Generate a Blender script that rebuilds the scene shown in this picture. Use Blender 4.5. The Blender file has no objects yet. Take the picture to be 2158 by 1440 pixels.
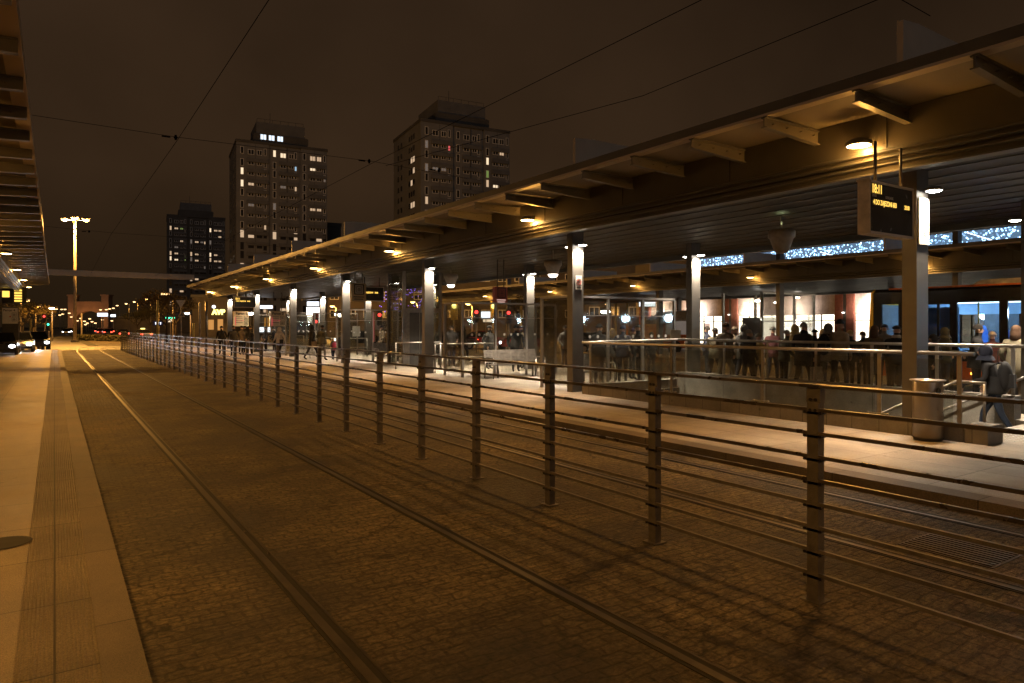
import bpy, math, random
from mathutils import Vector, Matrix
random.seed(7)
C = bpy.context.scene.collection
R = math.radians
# ------------------------------------------------------------------ camera, world, light, exposure
F, HX, HY, HC = 1440.0, 1079.0, 689.0, 1.817          # focal length and horizon in photo pixels, eye height in metres
TH = math.atan(964.0 / F); CT, ST = math.cos(TH), math.sin(TH)
cam = bpy.data.cameras.new('camera'); camo = bpy.data.objects.new('camera', cam); C.objects.link(camo)
camo.location = (0, 0, HC); camo.rotation_euler = (R(90), 0, -TH)
cam.sensor_width = 36; cam.lens = F / 2158 * 36; cam.shift_y = -31 / 2158; cam.clip_start = .05; cam.clip_end = 3000
sc = bpy.context.scene; sc.camera = camo
w = bpy.data.worlds.new('World'); sc.world = w; w.use_nodes = True
wt = w.node_tree; wbg = wt.nodes['Background']
sky = wt.nodes.new('ShaderNodeTexSky'); sky.sky_type = 'NISHITA'; sky.sun_disc = False
sky.sun_elevation = R(-4); sky.sun_rotation = R(200)
wmix = wt.nodes.new('ShaderNodeMix'); wmix.data_type = 'RGBA'
wtc = wt.nodes.new('ShaderNodeTexCoord'); wsep = wt.nodes.new('ShaderNodeSeparateXYZ')
wt.links.new(wtc.outputs['Generated'], wsep.inputs[0])
wr = wt.nodes.new('ShaderNodeValToRGB')               # night cloud lit from below by the city
wr.color_ramp.elements[0].position = 0.0; wr.color_ramp.elements[0].color = (.0150, .0085, .0036, 1)
wr.color_ramp.elements[1].position = .75; wr.color_ramp.elements[1].color = (.0120, .0070, .0042, 1)
e = wr.color_ramp.elements.new(.2); e.color = (.0330, .0178, .0085, 1)
wt.links.new(wsep.outputs['Z'], wr.inputs[0])
wn = wt.nodes.new('ShaderNodeTexNoise'); wn.inputs['Scale'].default_value = 1.7; wn.inputs['Detail'].default_value = 5
wt.links.new(wtc.outputs['Generated'], wn.inputs['Vector'])
wmr = wt.nodes.new('ShaderNodeMapRange'); wmr.inputs[1].default_value = .3; wmr.inputs[2].default_value = .7
wmr.inputs[3].default_value = .55; wmr.inputs[4].default_value = 1.35
wt.links.new(wn.outputs[0], wmr.inputs[0])
wmul = wt.nodes.new('ShaderNodeVectorMath'); wmul.operation = 'SCALE'
wt.links.new(wr.outputs[0], wmul.inputs[0]); wt.links.new(wmr.outputs[0], wmul.inputs['Scale'])
wadd = wt.nodes.new('ShaderNodeVectorMath'); wadd.operation = 'ADD'
wsc = wt.nodes.new('ShaderNodeVectorMath'); wsc.operation = 'SCALE'; wsc.inputs['Scale'].default_value = .004
wt.links.new(sky.outputs[0], wsc.inputs[0]); wt.links.new(wsc.outputs[0], wadd.inputs[1]); wt.links.new(wmul.outputs[0], wadd.inputs[0])
wt.links.new(wadd.outputs[0], wbg.inputs['Color']); wbg.inputs['Strength'].default_value = 1.0
sun = bpy.data.lights.new('fill_sun', 'SUN'); sun.energy = .085; sun.angle = R(30); sun.color = (.88, .92, 1)  # weak fill light added to brighten the tower fronts
suno = bpy.data.objects.new('fill_sun', sun); C.objects.link(suno); suno.rotation_euler = (R(68), 0, R(-25))
sc.view_settings.view_transform = 'Standard'; sc.view_settings.look = 'None'
sc.view_settings.exposure = 0.0; sc.view_settings.gamma = 1
sc.render.engine = 'CYCLES'
cy = sc.cycles; cy.use_denoising = True; cy.max_bounces = 5; cy.diffuse_bounces = 2; cy.glossy_bounces = 3
cy.transparent_max_bounces = 24; cy.sample_clamp_indirect = 2; cy.sample_clamp_direct = 0; cy.caustics_reflective = False; cy.caustics_refractive = False
SOD = (1, .455, .085); WHT = (1, .84, .64)
POW = dict(sod=850.0, sodL=490.0, pil=560.0, street=1500.0)

# pixel <-> world helpers (photo pixels)
def at(u, v, zc):
    xc = (u - HX) / F * zc
    return (xc * CT + zc * ST, zc * CT - xc * ST, HC + (HY - v) / F * zc)
def onX(u, X):                                        # distance along the tracks of a thing at lateral X
    zc = F / CT * X / (u - 115.0)
    return (zc - X * ST) / CT
# ------------------------------------------------------------------ materials
M = {}
def nmat(name):
    m = bpy.data.materials.new(name); m.use_nodes = True; M[name] = m
    return m, m.node_tree, m.node_tree.nodes['Principled BSDF']
def N(t, k, **kw):
    n = t.nodes.new(k)
    for a, b in kw.items():
        if hasattr(n, a): setattr(n, a, b)
        else: n.inputs[a.replace('_', ' ')].default_value = b
    return n
def mat(name, col, rough=.6, metal=0, var=.25, scale=6, bump=0, bscale=40, emit=None, es=1, rvar=.15):
    m, t, p = nmat(name)
    tc = N(t, 'ShaderNodeTexCoord')
    if emit:
        p.inputs['Base Color'].default_value = (*col, 1); p.inputs['Emission Color'].default_value = (*emit, 1)
        p.inputs['Emission Strength'].default_value = es; p.inputs['Roughness'].default_value = rough
        return m
    n = N(t, 'ShaderNodeTexNoise', Scale=scale, Detail=6)
    t.links.new(tc.outputs['Object'], n.inputs['Vector'])
    r = N(t, 'ShaderNodeValToRGB')
    r.color_ramp.elements[0].position = .3; r.color_ramp.elements[1].position = .7
    r.color_ramp.elements[0].color = (*[c * (1 - var) for c in col], 1)
    r.color_ramp.elements[1].color = (*[min(1, c * (1 + var)) for c in col], 1)
    t.links.new(n.outputs[0], r.inputs[0]); t.links.new(r.outputs[0], p.inputs['Base Color'])
    mr = N(t, 'ShaderNodeMapRange'); mr.inputs[3].default_value = max(.03, rough - rvar); mr.inputs[4].default_value = min(1, rough + rvar)
    t.links.new(n.outputs[0], mr.inputs[0]); t.links.new(mr.outputs[0], p.inputs['Roughness'])
    p.inputs['Metallic'].default_value = metal
    if bump:
        b = N(t, 'ShaderNodeBump', Strength=bump, Distance=.02)
        n2 = N(t, 'ShaderNodeTexNoise', Scale=bscale, Detail=5)
        t.links.new(tc.outputs['Object'], n2.inputs['Vector']); t.links.new(n2.outputs[0], b.inputs['Height'])
        t.links.new(b.outputs[0], p.inputs['Normal'])
    return m
def cobbles(name, col, sx, sy, big=.5):
    """worn setts: warped bricks, dirt in the joints, patches of grime and damp"""
    m, t, p = nmat(name)
    tc = N(t, 'ShaderNodeTexCoord')
    nw = N(t, 'ShaderNodeTexNoise', Scale=5.0, Detail=2)
    t.links.new(tc.outputs['Object'], nw.inputs['Vector'])
    sub = N(t, 'ShaderNodeVectorMath', operation='SUBTRACT'); sub.inputs[1].default_value = (.5, .5, .5)
    t.links.new(nw.outputs['Color'], sub.inputs[0])
    scl = N(t, 'ShaderNodeVectorMath', operation='SCALE'); scl.inputs['Scale'].default_value = .085
    t.links.new(sub.outputs[0], scl.inputs[0])
    add = N(t, 'ShaderNodeVectorMath', operation='ADD')
    t.links.new(tc.outputs['Object'], add.inputs[0]); t.links.new(scl.outputs[0], add.inputs[1])
    br = N(t, 'ShaderNodeTexBrick'); br.inputs['Scale'].default_value = 1
    br.inputs['Brick Width'].default_value = sx; br.inputs['Row Height'].default_value = sy
    br.inputs['Mortar Size'].default_value = .012; br.inputs['Mortar Smooth'].default_value = .6
    br.inputs['Color1'].default_value = (*[c * 1.12 for c in col], 1); br.inputs['Color2'].default_value = (*[c * .86 for c in col], 1)
    br.inputs['Mortar'].default_value = (*[c * .54 for c in col], 1)
    t.links.new(add.outputs[0], br.inputs['Vector'])
    n1 = N(t, 'ShaderNodeTexNoise', Scale=big, Detail=7, Roughness=.65)
    t.links.new(tc.outputs['Object'], n1.inputs['Vector'])
    r1 = N(t, 'ShaderNodeValToRGB'); r1.color_ramp.elements[0].position = .40; r1.color_ramp.elements[1].position = .62
    r1.color_ramp.elements[0].color = (.27, .24, .21, 1); r1.color_ramp.elements[1].color = (1.15, 1.12, 1.05, 1)
    t.links.new(n1.outputs[0], r1.inputs[0])
    n2 = N(t, 'ShaderNodeTexNoise', Scale=26, Detail=8, Roughness=.8)
    mp = N(t, 'ShaderNodeMapping'); mp.inputs['Scale'].default_value = (.8, 1.2, 1)
    t.links.new(tc.outputs['Object'], mp.inputs[0]); t.links.new(mp.outputs[0], n2.inputs['Vector'])
    r2 = N(t, 'ShaderNodeValToRGB'); r2.color_ramp.elements[0].position = .38; r2.color_ramp.elements[1].position = .64
    r2.color_ramp.elements[0].color = (.22, .2, .18, 1); r2.color_ramp.elements[1].color = (1.7, 1.62, 1.5, 1)
    t.links.new(n2.outputs[0], r2.inputs[0])
    mx = N(t, 'ShaderNodeMix', data_type='RGBA', blend_type='MULTIPLY'); mx.inputs[0].default_value = 1
    t.links.new(br.outputs['Color'], mx.inputs[6]); t.links.new(r1.outputs[0], mx.inputs[7])
    mx2 = N(t, 'ShaderNodeMix', data_type='RGBA', blend_type='MULTIPLY'); mx2.inputs[0].default_value = 1
    n3 = N(t, 'ShaderNodeTexNoise', Scale=7, Detail=9, Roughness=.85); mp3 = N(t, 'ShaderNodeMapping'); mp3.inputs['Scale'].default_value = (.5, 1.8, 1)
    t.links.new(tc.outputs['Object'], mp3.inputs[0]); t.links.new(mp3.outputs[0], n3.inputs['Vector'])
    r3 = N(t, 'ShaderNodeValToRGB'); r3.color_ramp.elements[0].position = .40; r3.color_ramp.elements[1].position = .60
    r3.color_ramp.elements[0].color = (.66, .65, .63, 1); r3.color_ramp.elements[1].color = (1.22, 1.2, 1.16, 1); t.links.new(n3.outputs[0], r3.inputs[0])
    mx1 = N(t, 'ShaderNodeMix', data_type='RGBA', blend_type='MULTIPLY'); mx1.inputs[0].default_value = 1
    t.links.new(mx.outputs[2], mx1.inputs[6]); t.links.new(r3.outputs[0], mx1.inputs[7])
    t.links.new(mx1.outputs[2], mx2.inputs[6]); t.links.new(r2.outputs[0], mx2.inputs[7])
    vc = N(t, 'ShaderNodeTexVoronoi', feature='DISTANCE_TO_EDGE', Scale=1.1); ad2 = N(t, 'ShaderNodeVectorMath', operation='MULTIPLY_ADD')
    sb2 = N(t, 'ShaderNodeTexNoise', Scale=1.8, Detail=6); t.links.new(tc.outputs['Object'], sb2.inputs['Vector'])
    ad2.inputs[1].default_value = (.8, .8, .8); t.links.new(sb2.outputs['Color'], ad2.inputs[0]); t.links.new(tc.outputs['Object'], ad2.inputs[2]); t.links.new(ad2.outputs[0], vc.inputs['Vector'])
    cr = N(t, 'ShaderNodeMapRange'); cr.inputs[1].default_value = .004; cr.inputs[2].default_value = .03; cr.inputs[3].default_value = .35; cr.inputs[4].default_value = 1
    t.links.new(vc.outputs['Distance'], cr.inputs[0])
    cm = N(t, 'ShaderNodeMapRange'); cm.inputs[1].default_value = .48; cm.inputs[2].default_value = .56; cm.inputs[3].default_value = 1; cm.inputs[4].default_value = 0
    t.links.new(sb2.outputs[0], cm.inputs[0]); cx_ = N(t, 'ShaderNodeMath', operation='MAXIMUM'); t.links.new(cm.outputs[0], cx_.inputs[0]); t.links.new(cr.outputs[0], cx_.inputs[1])
    mx3 = N(t, 'ShaderNodeVectorMath', operation='SCALE'); t.links.new(mx2.outputs[2], mx3.inputs[0]); t.links.new(cx_.outputs[0], mx3.inputs['Scale'])
    t.links.new(mx3.outputs[0], p.inputs['Base Color'])
    mr = N(t, 'ShaderNodeMapRange'); mr.inputs[1].default_value = .35; mr.inputs[2].default_value = .7; mr.inputs[3].default_value = .62; mr.inputs[4].default_value = .9
    t.links.new(n1.outputs[0], mr.inputs[0]); t.links.new(mr.outputs[0], p.inputs['Roughness'])
    h = N(t, 'ShaderNodeMath', operation='MULTIPLY_ADD'); h.inputs[1].default_value = -.28
    t.links.new(br.outputs['Fac'], h.inputs[0]); t.links.new(n2.outputs[0], h.inputs[2])
    b = N(t, 'ShaderNodeBump', Strength=1.0, Distance=.03)
    t.links.new(h.outputs[0], b.inputs['Height']); t.links.new(b.outputs[0], p.inputs['Normal'])
    return m
def slabs(name, col, sx, sy, rough=.5, ribs=False):
    m, t, p = nmat(name)
    tc = N(t, 'ShaderNodeTexCoord')
    br = N(t, 'ShaderNodeTexBrick'); br.inputs['Scale'].default_value = 1; br.offset = 0 if not ribs else .0
    br.inputs['Brick Width'].default_value = sx; br.inputs['Row Height'].default_value = sy
    br.inputs['Mortar Size'].default_value = .006; br.inputs['Mortar Smooth'].default_value = .3
    br.inputs['Color1'].default_value = (*[c * 1.08 for c in col], 1); br.inputs['Color2'].default_value = (*[c * .9 for c in col], 1)
    br.inputs['Mortar'].default_value = (*[c * .28 for c in col], 1)
    t.links.new(tc.outputs['Object'], br.inputs['Vector'])
    n1 = N(t, 'ShaderNodeTexNoise', Scale=1.1, Detail=8, Roughness=.6); t.links.new(tc.outputs['Object'], n1.inputs['Vector'])
    r1 = N(t, 'ShaderNodeValToRGB'); r1.color_ramp.elements[0].position = .35; r1.color_ramp.elements[1].position = .65
    r1.color_ramp.elements[0].color = (.62, .6, .57, 1); r1.color_ramp.elements[1].color = (1.12, 1.1, 1.06, 1)
    t.links.new(n1.outputs[0], r1.inputs[0])
    n2 = N(t, 'ShaderNodeTexNoise', Scale=160, Detail=3); t.links.new(tc.outputs['Object'], n2.inputs['Vector'])
    r2 = N(t, 'ShaderNodeValToRGB'); r2.color_ramp.elements[0].position = .35; r2.color_ramp.elements[1].position = .65
    r2.color_ramp.elements[0].color = (.62, .6, .58, 1); r2.color_ramp.elements[1].color = (1.25, 1.22, 1.2, 1)
    t.links.new(n2.outputs[0], r2.inputs[0])
    mx = N(t, 'ShaderNodeMix', data_type='RGBA', blend_type='MULTIPLY'); mx.inputs[0].default_value = 1
    t.links.new(br.outputs['Color'], mx.inputs[6]); t.links.new(r1.outputs[0], mx.inputs[7])
    mx2 = N(t, 'ShaderNodeMix', data_type='RGBA', blend_type='MULTIPLY'); mx2.inputs[0].default_value = 1
    t.links.new(mx.outputs[2], mx2.inputs[6]); t.links.new(r2.outputs[0], mx2.inputs[7])
    vg = N(t, 'ShaderNodeTexVoronoi', Scale=2.6); t.links.new(tc.outputs['Object'], vg.inputs['Vector'])
    gm = N(t, 'ShaderNodeMapRange'); gm.inputs[1].default_value = .05; gm.inputs[2].default_value = .08; gm.inputs[3].default_value = .62; gm.inputs[4].default_value = 1
    t.links.new(vg.outputs['Distance'], gm.inputs[0])
    mx3 = N(t, 'ShaderNodeVectorMath', operation='SCALE'); t.links.new(mx2.outputs[2], mx3.inputs[0]); t.links.new(gm.outputs[0], mx3.inputs['Scale'])
    t.links.new(mx3.outputs[0], p.inputs['Base Color'])
    mr = N(t, 'ShaderNodeMapRange'); mr.inputs[3].default_value = rough - .05; mr.inputs[4].default_value = rough + .2
    t.links.new(n1.outputs[0], mr.inputs[0]); t.links.new(mr.outputs[0], p.inputs['Roughness'])
    b = N(t, 'ShaderNodeBump', Strength=.5, Distance=.008)
    hh = N(t, 'ShaderNodeMath', operation='MULTIPLY_ADD'); hh.inputs[1].default_value = -1
    t.links.new(br.outputs['Fac'], hh.inputs[0])
    if ribs:
        wv = N(t, 'ShaderNodeTexWave', wave_type='BANDS', bands_direction='X', Scale=16.0, Distortion=.1)
        t.links.new(tc.outputs['Object'], wv.inputs['Vector']); t.links.new(wv.outputs['Fac'], hh.inputs[2])
        b.inputs['Strength'].default_value = 1
    else: t.links.new(n2.outputs[0], hh.inputs[2])
    t.links.new(hh.outputs[0], b.inputs['Height']); t.links.new(b.outputs[0], p.inputs['Normal'])
    return m
def glass(name, tint=(.9, .92, .9), gloss=.10, dirt=.0):
    m = bpy.data.materials.new(name); m.use_nodes = True; t = m.node_tree; t.nodes.clear(); M[name] = m
    o = N(t, 'ShaderNodeOutputMaterial'); tr = N(t, 'ShaderNodeBsdfTransparent'); tr.inputs[0].default_value = (*tint, 1)
    gl = N(t, 'ShaderNodeBsdfGlossy'); gl.inputs['Roughness'].default_value = .04; gl.inputs['Color'].default_value = (.9, .9, .9, 1)
    lw = N(t, 'ShaderNodeLayerWeight'); lw.inputs['Blend'].default_value = .25
    mr = N(t, 'ShaderNodeMapRange'); mr.inputs[3].default_value = gloss; mr.inputs[4].default_value = .6
    t.links.new(lw.outputs['Fresnel'], mr.inputs[0])
    ms = N(t, 'ShaderNodeMixShader'); t.links.new(mr.outputs[0], ms.inputs[0]); t.links.new(tr.outputs[0], ms.inputs[1]); t.links.new(gl.outputs[0], ms.inputs[2])
    if dirt:
        df = N(t, 'ShaderNodeBsdfDiffuse'); df.inputs[0].default_value = (.5, .47, .42, 1)
        m2 = N(t, 'ShaderNodeMixShader'); nz = N(t, 'ShaderNodeTexNoise', Scale=3.0, Detail=6); tc = N(t, 'ShaderNodeTexCoord')
        t.links.new(tc.outputs['Object'], nz.inputs['Vector'])
        mm = N(t, 'ShaderNodeMapRange'); mm.inputs[1].default_value = .35; mm.inputs[2].default_value = .75; mm.inputs[3].default_value = 0; mm.inputs[4].default_value = dirt * 2
        t.links.new(nz.outputs[0], mm.inputs[0]); t.links.new(mm.outputs[0], m2.inputs[0])
        t.links.new(ms.outputs[0], m2.inputs[1]); t.links.new(df.outputs[0], m2.inputs[2]); t.links.new(m2.outputs[0], o.inputs[0])
    else: t.links.new(ms.outputs[0], o.inputs[0])
    return m
cobbles('setts', (.21, .178, .123), .165, .095, .55)
cobbles('setts_far', (.22, .185, .14), .30, .18, .4)
slabs('slab', (.37, .335, .28), .6, 1.2)
slabs('slab_left', (.27, .215, .14), 1.0, 1.0)
slabs('ribbed', (.275, .228, .165), 10, 1.0, ribs=True)
slabs('kerbstone', (.175, .142, .10), 10, 1.5, .6)
slabs('granite', (.26, .24, .21), 1.35, .45, .55)
slabs('wall_stone', (.50, .49, .45), 1.3, 1.3, .6)
mat('asphalt', (.09, .082, .07), .55, var=.3, scale=1.2, bump=.4, bscale=90)
mat('earth', (.05, .045, .03), .9, var=.4, scale=.3)
mat('lawn', (.035, .04, .018), .9, var=.4, scale=3, bump=.8, bscale=30)
mat('marking', (.55, .5, .42), .6, var=.2, scale=5)
mat('rail_steel', (.12, .10, .08), .48, .7, var=.3, scale=9)
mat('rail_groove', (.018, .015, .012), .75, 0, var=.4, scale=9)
mat('fence_metal', (.13, .112, .09), .5, .25, var=.3, scale=12, bump=.3, bscale=120)
mat('wet_metal', (.13, .11, .088), .30, .6, var=.35, scale=5, bump=.12, bscale=90)
mat('bolt_metal', (.03, .026, .022), .4, .6)
mat('canopy_metal', (.15, .138, .115), .42, .15, var=.12, scale=1.5)
mat('fascia_metal', (.12, .11, .09), .42, .2, var=.15, scale=1.5)
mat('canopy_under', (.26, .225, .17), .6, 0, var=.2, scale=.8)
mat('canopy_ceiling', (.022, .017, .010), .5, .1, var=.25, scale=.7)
mat('canopy_edge', (.62, .53, .42), .5, .1, var=.1, scale=2)
mat('batten', (.13, .108, .08), .35, .4)
mat('pillar_paint', (.13, .118, .105), .45, .2, var=.1, scale=5, bump=.15, bscale=200)
mat('steel', (.46, .42, .37), .42, .75, var=.12, scale=8, rvar=.05)
mat('post_steel', (.36, .33, .30), .45, .5, var=.1, scale=6, rvar=.05)
mat('steel_dark', (.24, .21, .18), .36, .8, var=.2, scale=8)
mat('brushed', (.56, .50, .43), .33, .9, var=.15, scale=3, bump=.1, bscale=200)
glass('glass', gloss=.05); glass('glass_panel', (.88, .89, .86), .045, .035); glass('glass_dark', (.25, .25, .25), .12)
mat('dot_white', (.6, .58, .54), .5)
mat('dark_shell', (.05, .045, .04), .5)
mat('lamp_shell', (.18, .165, .15), .45, .3)
mat('pendant_shell', (.34, .31, .28), .5, .1)
def em(name, col, s): return mat(name, (.1, .1, .1), emit=col, es=s)
em('em_sod', (1, .68, .25), 40); em('em_white', (1, .93, .82), 40); em('em_street', (1, .60, .26), 3.6)
em('em_pend', (1, .9, .8), 14); em('em_head', (.9, .95, 1), 14); em('em_tail', (1, .06, .03), 9); em('em_amber', (1, .42, .05), 14)
em('em_red', (1, .05, .04), 4); em('em_green', (.05, .9, .45), 4); em('em_blue', (.25, .15, 1), 2.5); em('em_shop', (1, .84, .66), 4.2)
em('em_shop2', (1, .92, .84), 4.5); em('em_led', (1, .60, .10), 1.7); em('em_sign_white', (.85, .9, 1), 2.4); em('em_sign_blue', (.3, .42, 1), 1.6)
em('em_poster', (1, .62, .52), .75); em('em_win', (1, .68, .42), .62); em('em_win2', (1, .76, .50), 1.1); em('em_win3', (.45, .75, 1), .7)
em('em_windim', (.75, .6, .5), .17); em('em_yel', (1, .85, .22), 3); em('em_busceil', (.75, .88, 1), 3.5); em('em_wingreen', (.4, .6, .15), .35)
em('em_orange_pane', (1, .45, .12), .55); em('em_letter', (.7, .85, 1), 1.6); em('em_pink', (1, .12, .14), .8)
mat('win_frame', (.80, .79, .78), .5); mat('win_dark', (.03, .03, .032), .15, 0, var=.3)
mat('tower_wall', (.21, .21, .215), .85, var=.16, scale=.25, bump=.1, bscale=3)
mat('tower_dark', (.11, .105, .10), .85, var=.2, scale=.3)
mat('tower_panel', (.165, .165, .17), .85, var=.18, scale=.5)
mat('brick_red', (.30, .10, .06), .8, var=.2, scale=4)
slabs('tile', (.55, .47, .42), 1.2, .6, .5)
mat('plaster_dark', (.10, .085, .07), .85, var=.25, scale=.5); mat('stone_arch', (.42, .30, .20), .85, var=.2, scale=.2)
mat('pole_paint', (.42, .36, .28), .5, .2); mat('wire', (.006, .005, .005), 1, rvar=0); M['wire'].node_tree.nodes['Principled BSDF'].inputs['Specular IOR Level'].default_value = 0; mat('bark', (.055, .04, .028), .9, var=.4, scale=12, bump=.5)
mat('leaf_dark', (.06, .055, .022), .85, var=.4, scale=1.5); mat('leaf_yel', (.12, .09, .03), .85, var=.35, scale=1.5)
mat('paper', (.62, .58, .52), .6, var=.05); mat('ink', (.02, .018, .016), .6); mat('redpaint', (.55, .03, .03), .5); mat('cream', (.62, .48, .28), .55, var=.05)
mat('boxred', (.42, .09, .06), .55, var=.05); mat('signyellow', (.62, .46, .12), .5); mat('board_face', (.055, .048, .038), .22, 0, var=.1)
mat('board_side', (.80, .68, .50), .5); mat('signblue', (.05, .08, .28), .5); mat('tyre', (.02, .02, .02), .8)
mat('bus_dark', (.012, .012, .014), .18, 0, var=.1); mat('bus_yellow', (.62, .42, .03), .35, var=.05); mat('bus_orange', (.50, .13, .03), .35, var=.1)
mat('bus_in', (.16, .30, .50), .6, var=.08); mat('bus_in_dark', (.06, .09, .13), .6); mat('seat_blue', (.03, .16, .70), .7); mat('bus_white', (.55, .52, .48), .4)
mat('skin', (.50, .30, .20), .55, var=.08); mat('eye', (.02, .02, .02), .3)
CO = dict(black=(.014, .013, .014), navy=(.02, .024, .045), brown=(.12, .085, .05), grey=(.16, .15, .14), cream=(.58, .50, .42), olive=(.07, .065, .04),
          beige=(.34, .27, .18), pink=(.65, .10, .20), jeans=(.018, .028, .052), khaki=(.20, .17, .11), mustard=(.40, .28, .10), wine=(.10, .03, .03),
          white=(.6, .58, .55), hair_dark=(.02, .014, .01), hair_brown=(.09, .045, .022), hair_blond=(.42, .29, .14), hair_grey=(.3, .28, .26))
for k, c in CO.items(): mat('cl_' + k, c, .85, var=.18, scale=9, bump=.3, bscale=60)
mat('car_silver', (.28, .28, .28), .25, .6); mat('car_dark', (.03, .03, .035), .2, .3); mat('car_red', (.25, .02, .02), .25, .2); mat('car_glass', (.01, .01, .012), .05)
# LED curtain: lit bulbs on a dark net
m, t, p = nmat('led_net'); tc = N(t, 'ShaderNodeTexCoord'); vo = N(t, 'ShaderNodeTexVoronoi', Scale=5.5)
t.links.new(tc.outputs['Object'], vo.inputs['Vector']); lt = N(t, 'ShaderNodeMath', operation='LESS_THAN'); lt.inputs[1].default_value = .42
t.links.new(vo.outputs['Distance'], lt.inputs[0]); vr = N(t, 'ShaderNodeSeparateColor'); t.links.new(vo.outputs['Color'], vr.inputs[0])
mu = N(t, 'ShaderNodeMath', operation='MULTIPLY_ADD'); mu.inputs[2].default_value = .30; pw = N(t, 'ShaderNodeMath', operation='POWER'); pw.inputs[1].default_value = 2
pm = N(t, 'ShaderNodeMath', operation='MULTIPLY'); pm.inputs[1].default_value = 16
t.links.new(vr.outputs[0], pw.inputs[0]); t.links.new(pw.outputs[0], pm.inputs[0]); t.links.new(lt.outputs[0], mu.inputs[0]); t.links.new(pm.outputs[0], mu.inputs[1])
p.inputs['Emission Color'].default_value = (.34, .62, 1, 1); t.links.new(mu.outputs[0], p.inputs['Emission Strength']); p.inputs['Base Color'].default_value = (.02, .03, .05, 1)

# ------------------------------------------------------------------ mesh helpers
class MB:
    def __init__(s): s.v = []; s.f = []; s.m = []; s.sm = []
    def add(s, vs, fs, m=0, smooth=False):
        o = len(s.v); s.v += [tuple(x) for x in vs]
        for f in fs: s.f.append([i + o for i in f]); s.m.append(m); s.sm.append(smooth)
        return s
    def box(s, x0, x1, y0, y1, z0, z1, m=0):
        if x0 > x1: x0, x1 = x1, x0
        if y0 > y1: y0, y1 = y1, y0
        vs = [(x0, y0, z0), (x1, y0, z0), (x1, y1, z0), (x0, y1, z0), (x0, y0, z1), (x1, y0, z1), (x1, y1, z1), (x0, y1, z1)]
        return s.add(vs, [(0, 3, 2, 1), (4, 5, 6, 7), (0, 1, 5, 4), (1, 2, 6, 5), (2, 3, 7, 6), (3, 0, 4, 7)], m)
    def cyl(s, a, b, r0, r1=None, n=10, m=0, cap=True, smooth=True):
        r1 = r0 if r1 is None else r1
        a = Vector(a); b = Vector(b); d = (b - a).normalized()
        q = d.orthogonal().normalized(); w_ = d.cross(q)
        vs = []
        for P, r in ((a, r0), (b, r1)):
            for i in range(n):
                an = 2 * math.pi * i / n
                vs.append(P + q * (r * math.cos(an)) + w_ * (r * math.sin(an)))
        o = len(s.v); s.add(vs, [(i, (i + 1) % n, n + (i + 1) % n, n + i) for i in range(n)], m, smooth)
        if cap: s.f += [[o + i for i in range(n)][::-1], [o + n + i for i in range(n)]]; s.m += [m, m]; s.sm += [False, False]
        return s
    def path(s, pts, r, n=8, m=0):
        for a, b in zip(pts, pts[1:]): s.cyl(a, b, r, r, n, m)
        return s
    def lathe(s, prof, c=(0, 0, 0), n=20, m=0, sx=1, sy=1, smooth=True):
        vs = [(c[0] + r * sx * math.cos(2 * math.pi * i / n), c[1] + r * sy * math.sin(2 * math.pi * i / n), c[2] + z) for r, z in prof for i in range(n)]
        fs = [(k * n + i, k * n + (i + 1) % n, (k + 1) * n + (i + 1) % n, (k + 1) * n + i) for k in range(len(prof) - 1) for i in range(n)]
        return s.add(vs, fs, m, smooth)
    def prism(s, prof, y0, y1, m=0, ax='y'):          # closed (x,z) profile pushed along y (or (y,z) along x)
        n = len(prof)
        if ax == 'y': vs = [(x, y0, z) for x, z in prof] + [(x, y1, z) for x, z in prof]
        else: vs = [(y0, x, z) for x, z in prof] + [(y1, x, z) for x, z in prof]
        fs = [(i, (i + 1) % n, n + (i + 1) % n, n + i) for i in range(n)] + [tuple(range(n))[::-1], tuple(range(n, 2 * n))]
        return s.add(vs, fs, m)
    def sphere(s, c, rx, ry, rz, n=12, k=7, m=0, z0=-1, z1=1):
        prof = []
        a0, a1 = math.asin(z0), math.asin(z1)
        for i in range(k + 1):
            a = a0 + (a1 - a0) * i / k; prof.append((max(1e-4, math.cos(a)), math.sin(a)))
        vs = [(c[0] + r * rx * math.cos(2 * math.pi * i / n), c[1] + r * ry * math.sin(2 * math.pi * i / n), c[2] + z * rz) for r, z in prof for i in range(n)]
        fs = [(j * n + i, j * n + (i + 1) % n, (j + 1) * n + (i + 1) % n, (j + 1) * n + i) for j in range(k) for i in range(n)]
        return s.add(vs, fs, m, True)
    def mesh(s, name, mats):
        me = bpy.data.meshes.new(name); me.from_pydata(s.v, [], s.f)
        for mm in ([mats] if isinstance(mats, str) else mats): me.materials.append(M[mm])
        me.polygons.foreach_set('material_index', s.m); me.polygons.foreach_set('use_smooth', s.sm); me.update()
        return me
    def build(s, name, mats, parent=None, loc=(0, 0, 0), rz=0):
        return put(name, s.mesh(name, mats), parent, loc, rz)
def put(name, me, parent=None, loc=(0, 0, 0), rz=0):
    o = bpy.data.objects.new(name, me); C.objects.link(o); o.location = loc; o.rotation_euler = (0, 0, rz)
    if parent: o.parent = parent
    return o
def tag(o, label, cat, group=None):
    o['label'] = label; o['category'] = cat
    if group: o['group'] = group
    return o
def thing(name, label, cat, loc=(0, 0, 0), rz=0, group=None):
    return tag(put(name, None, None, loc, rz), label, cat, group)
def structure(o): o['kind'] = 'structure'; return o
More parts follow.
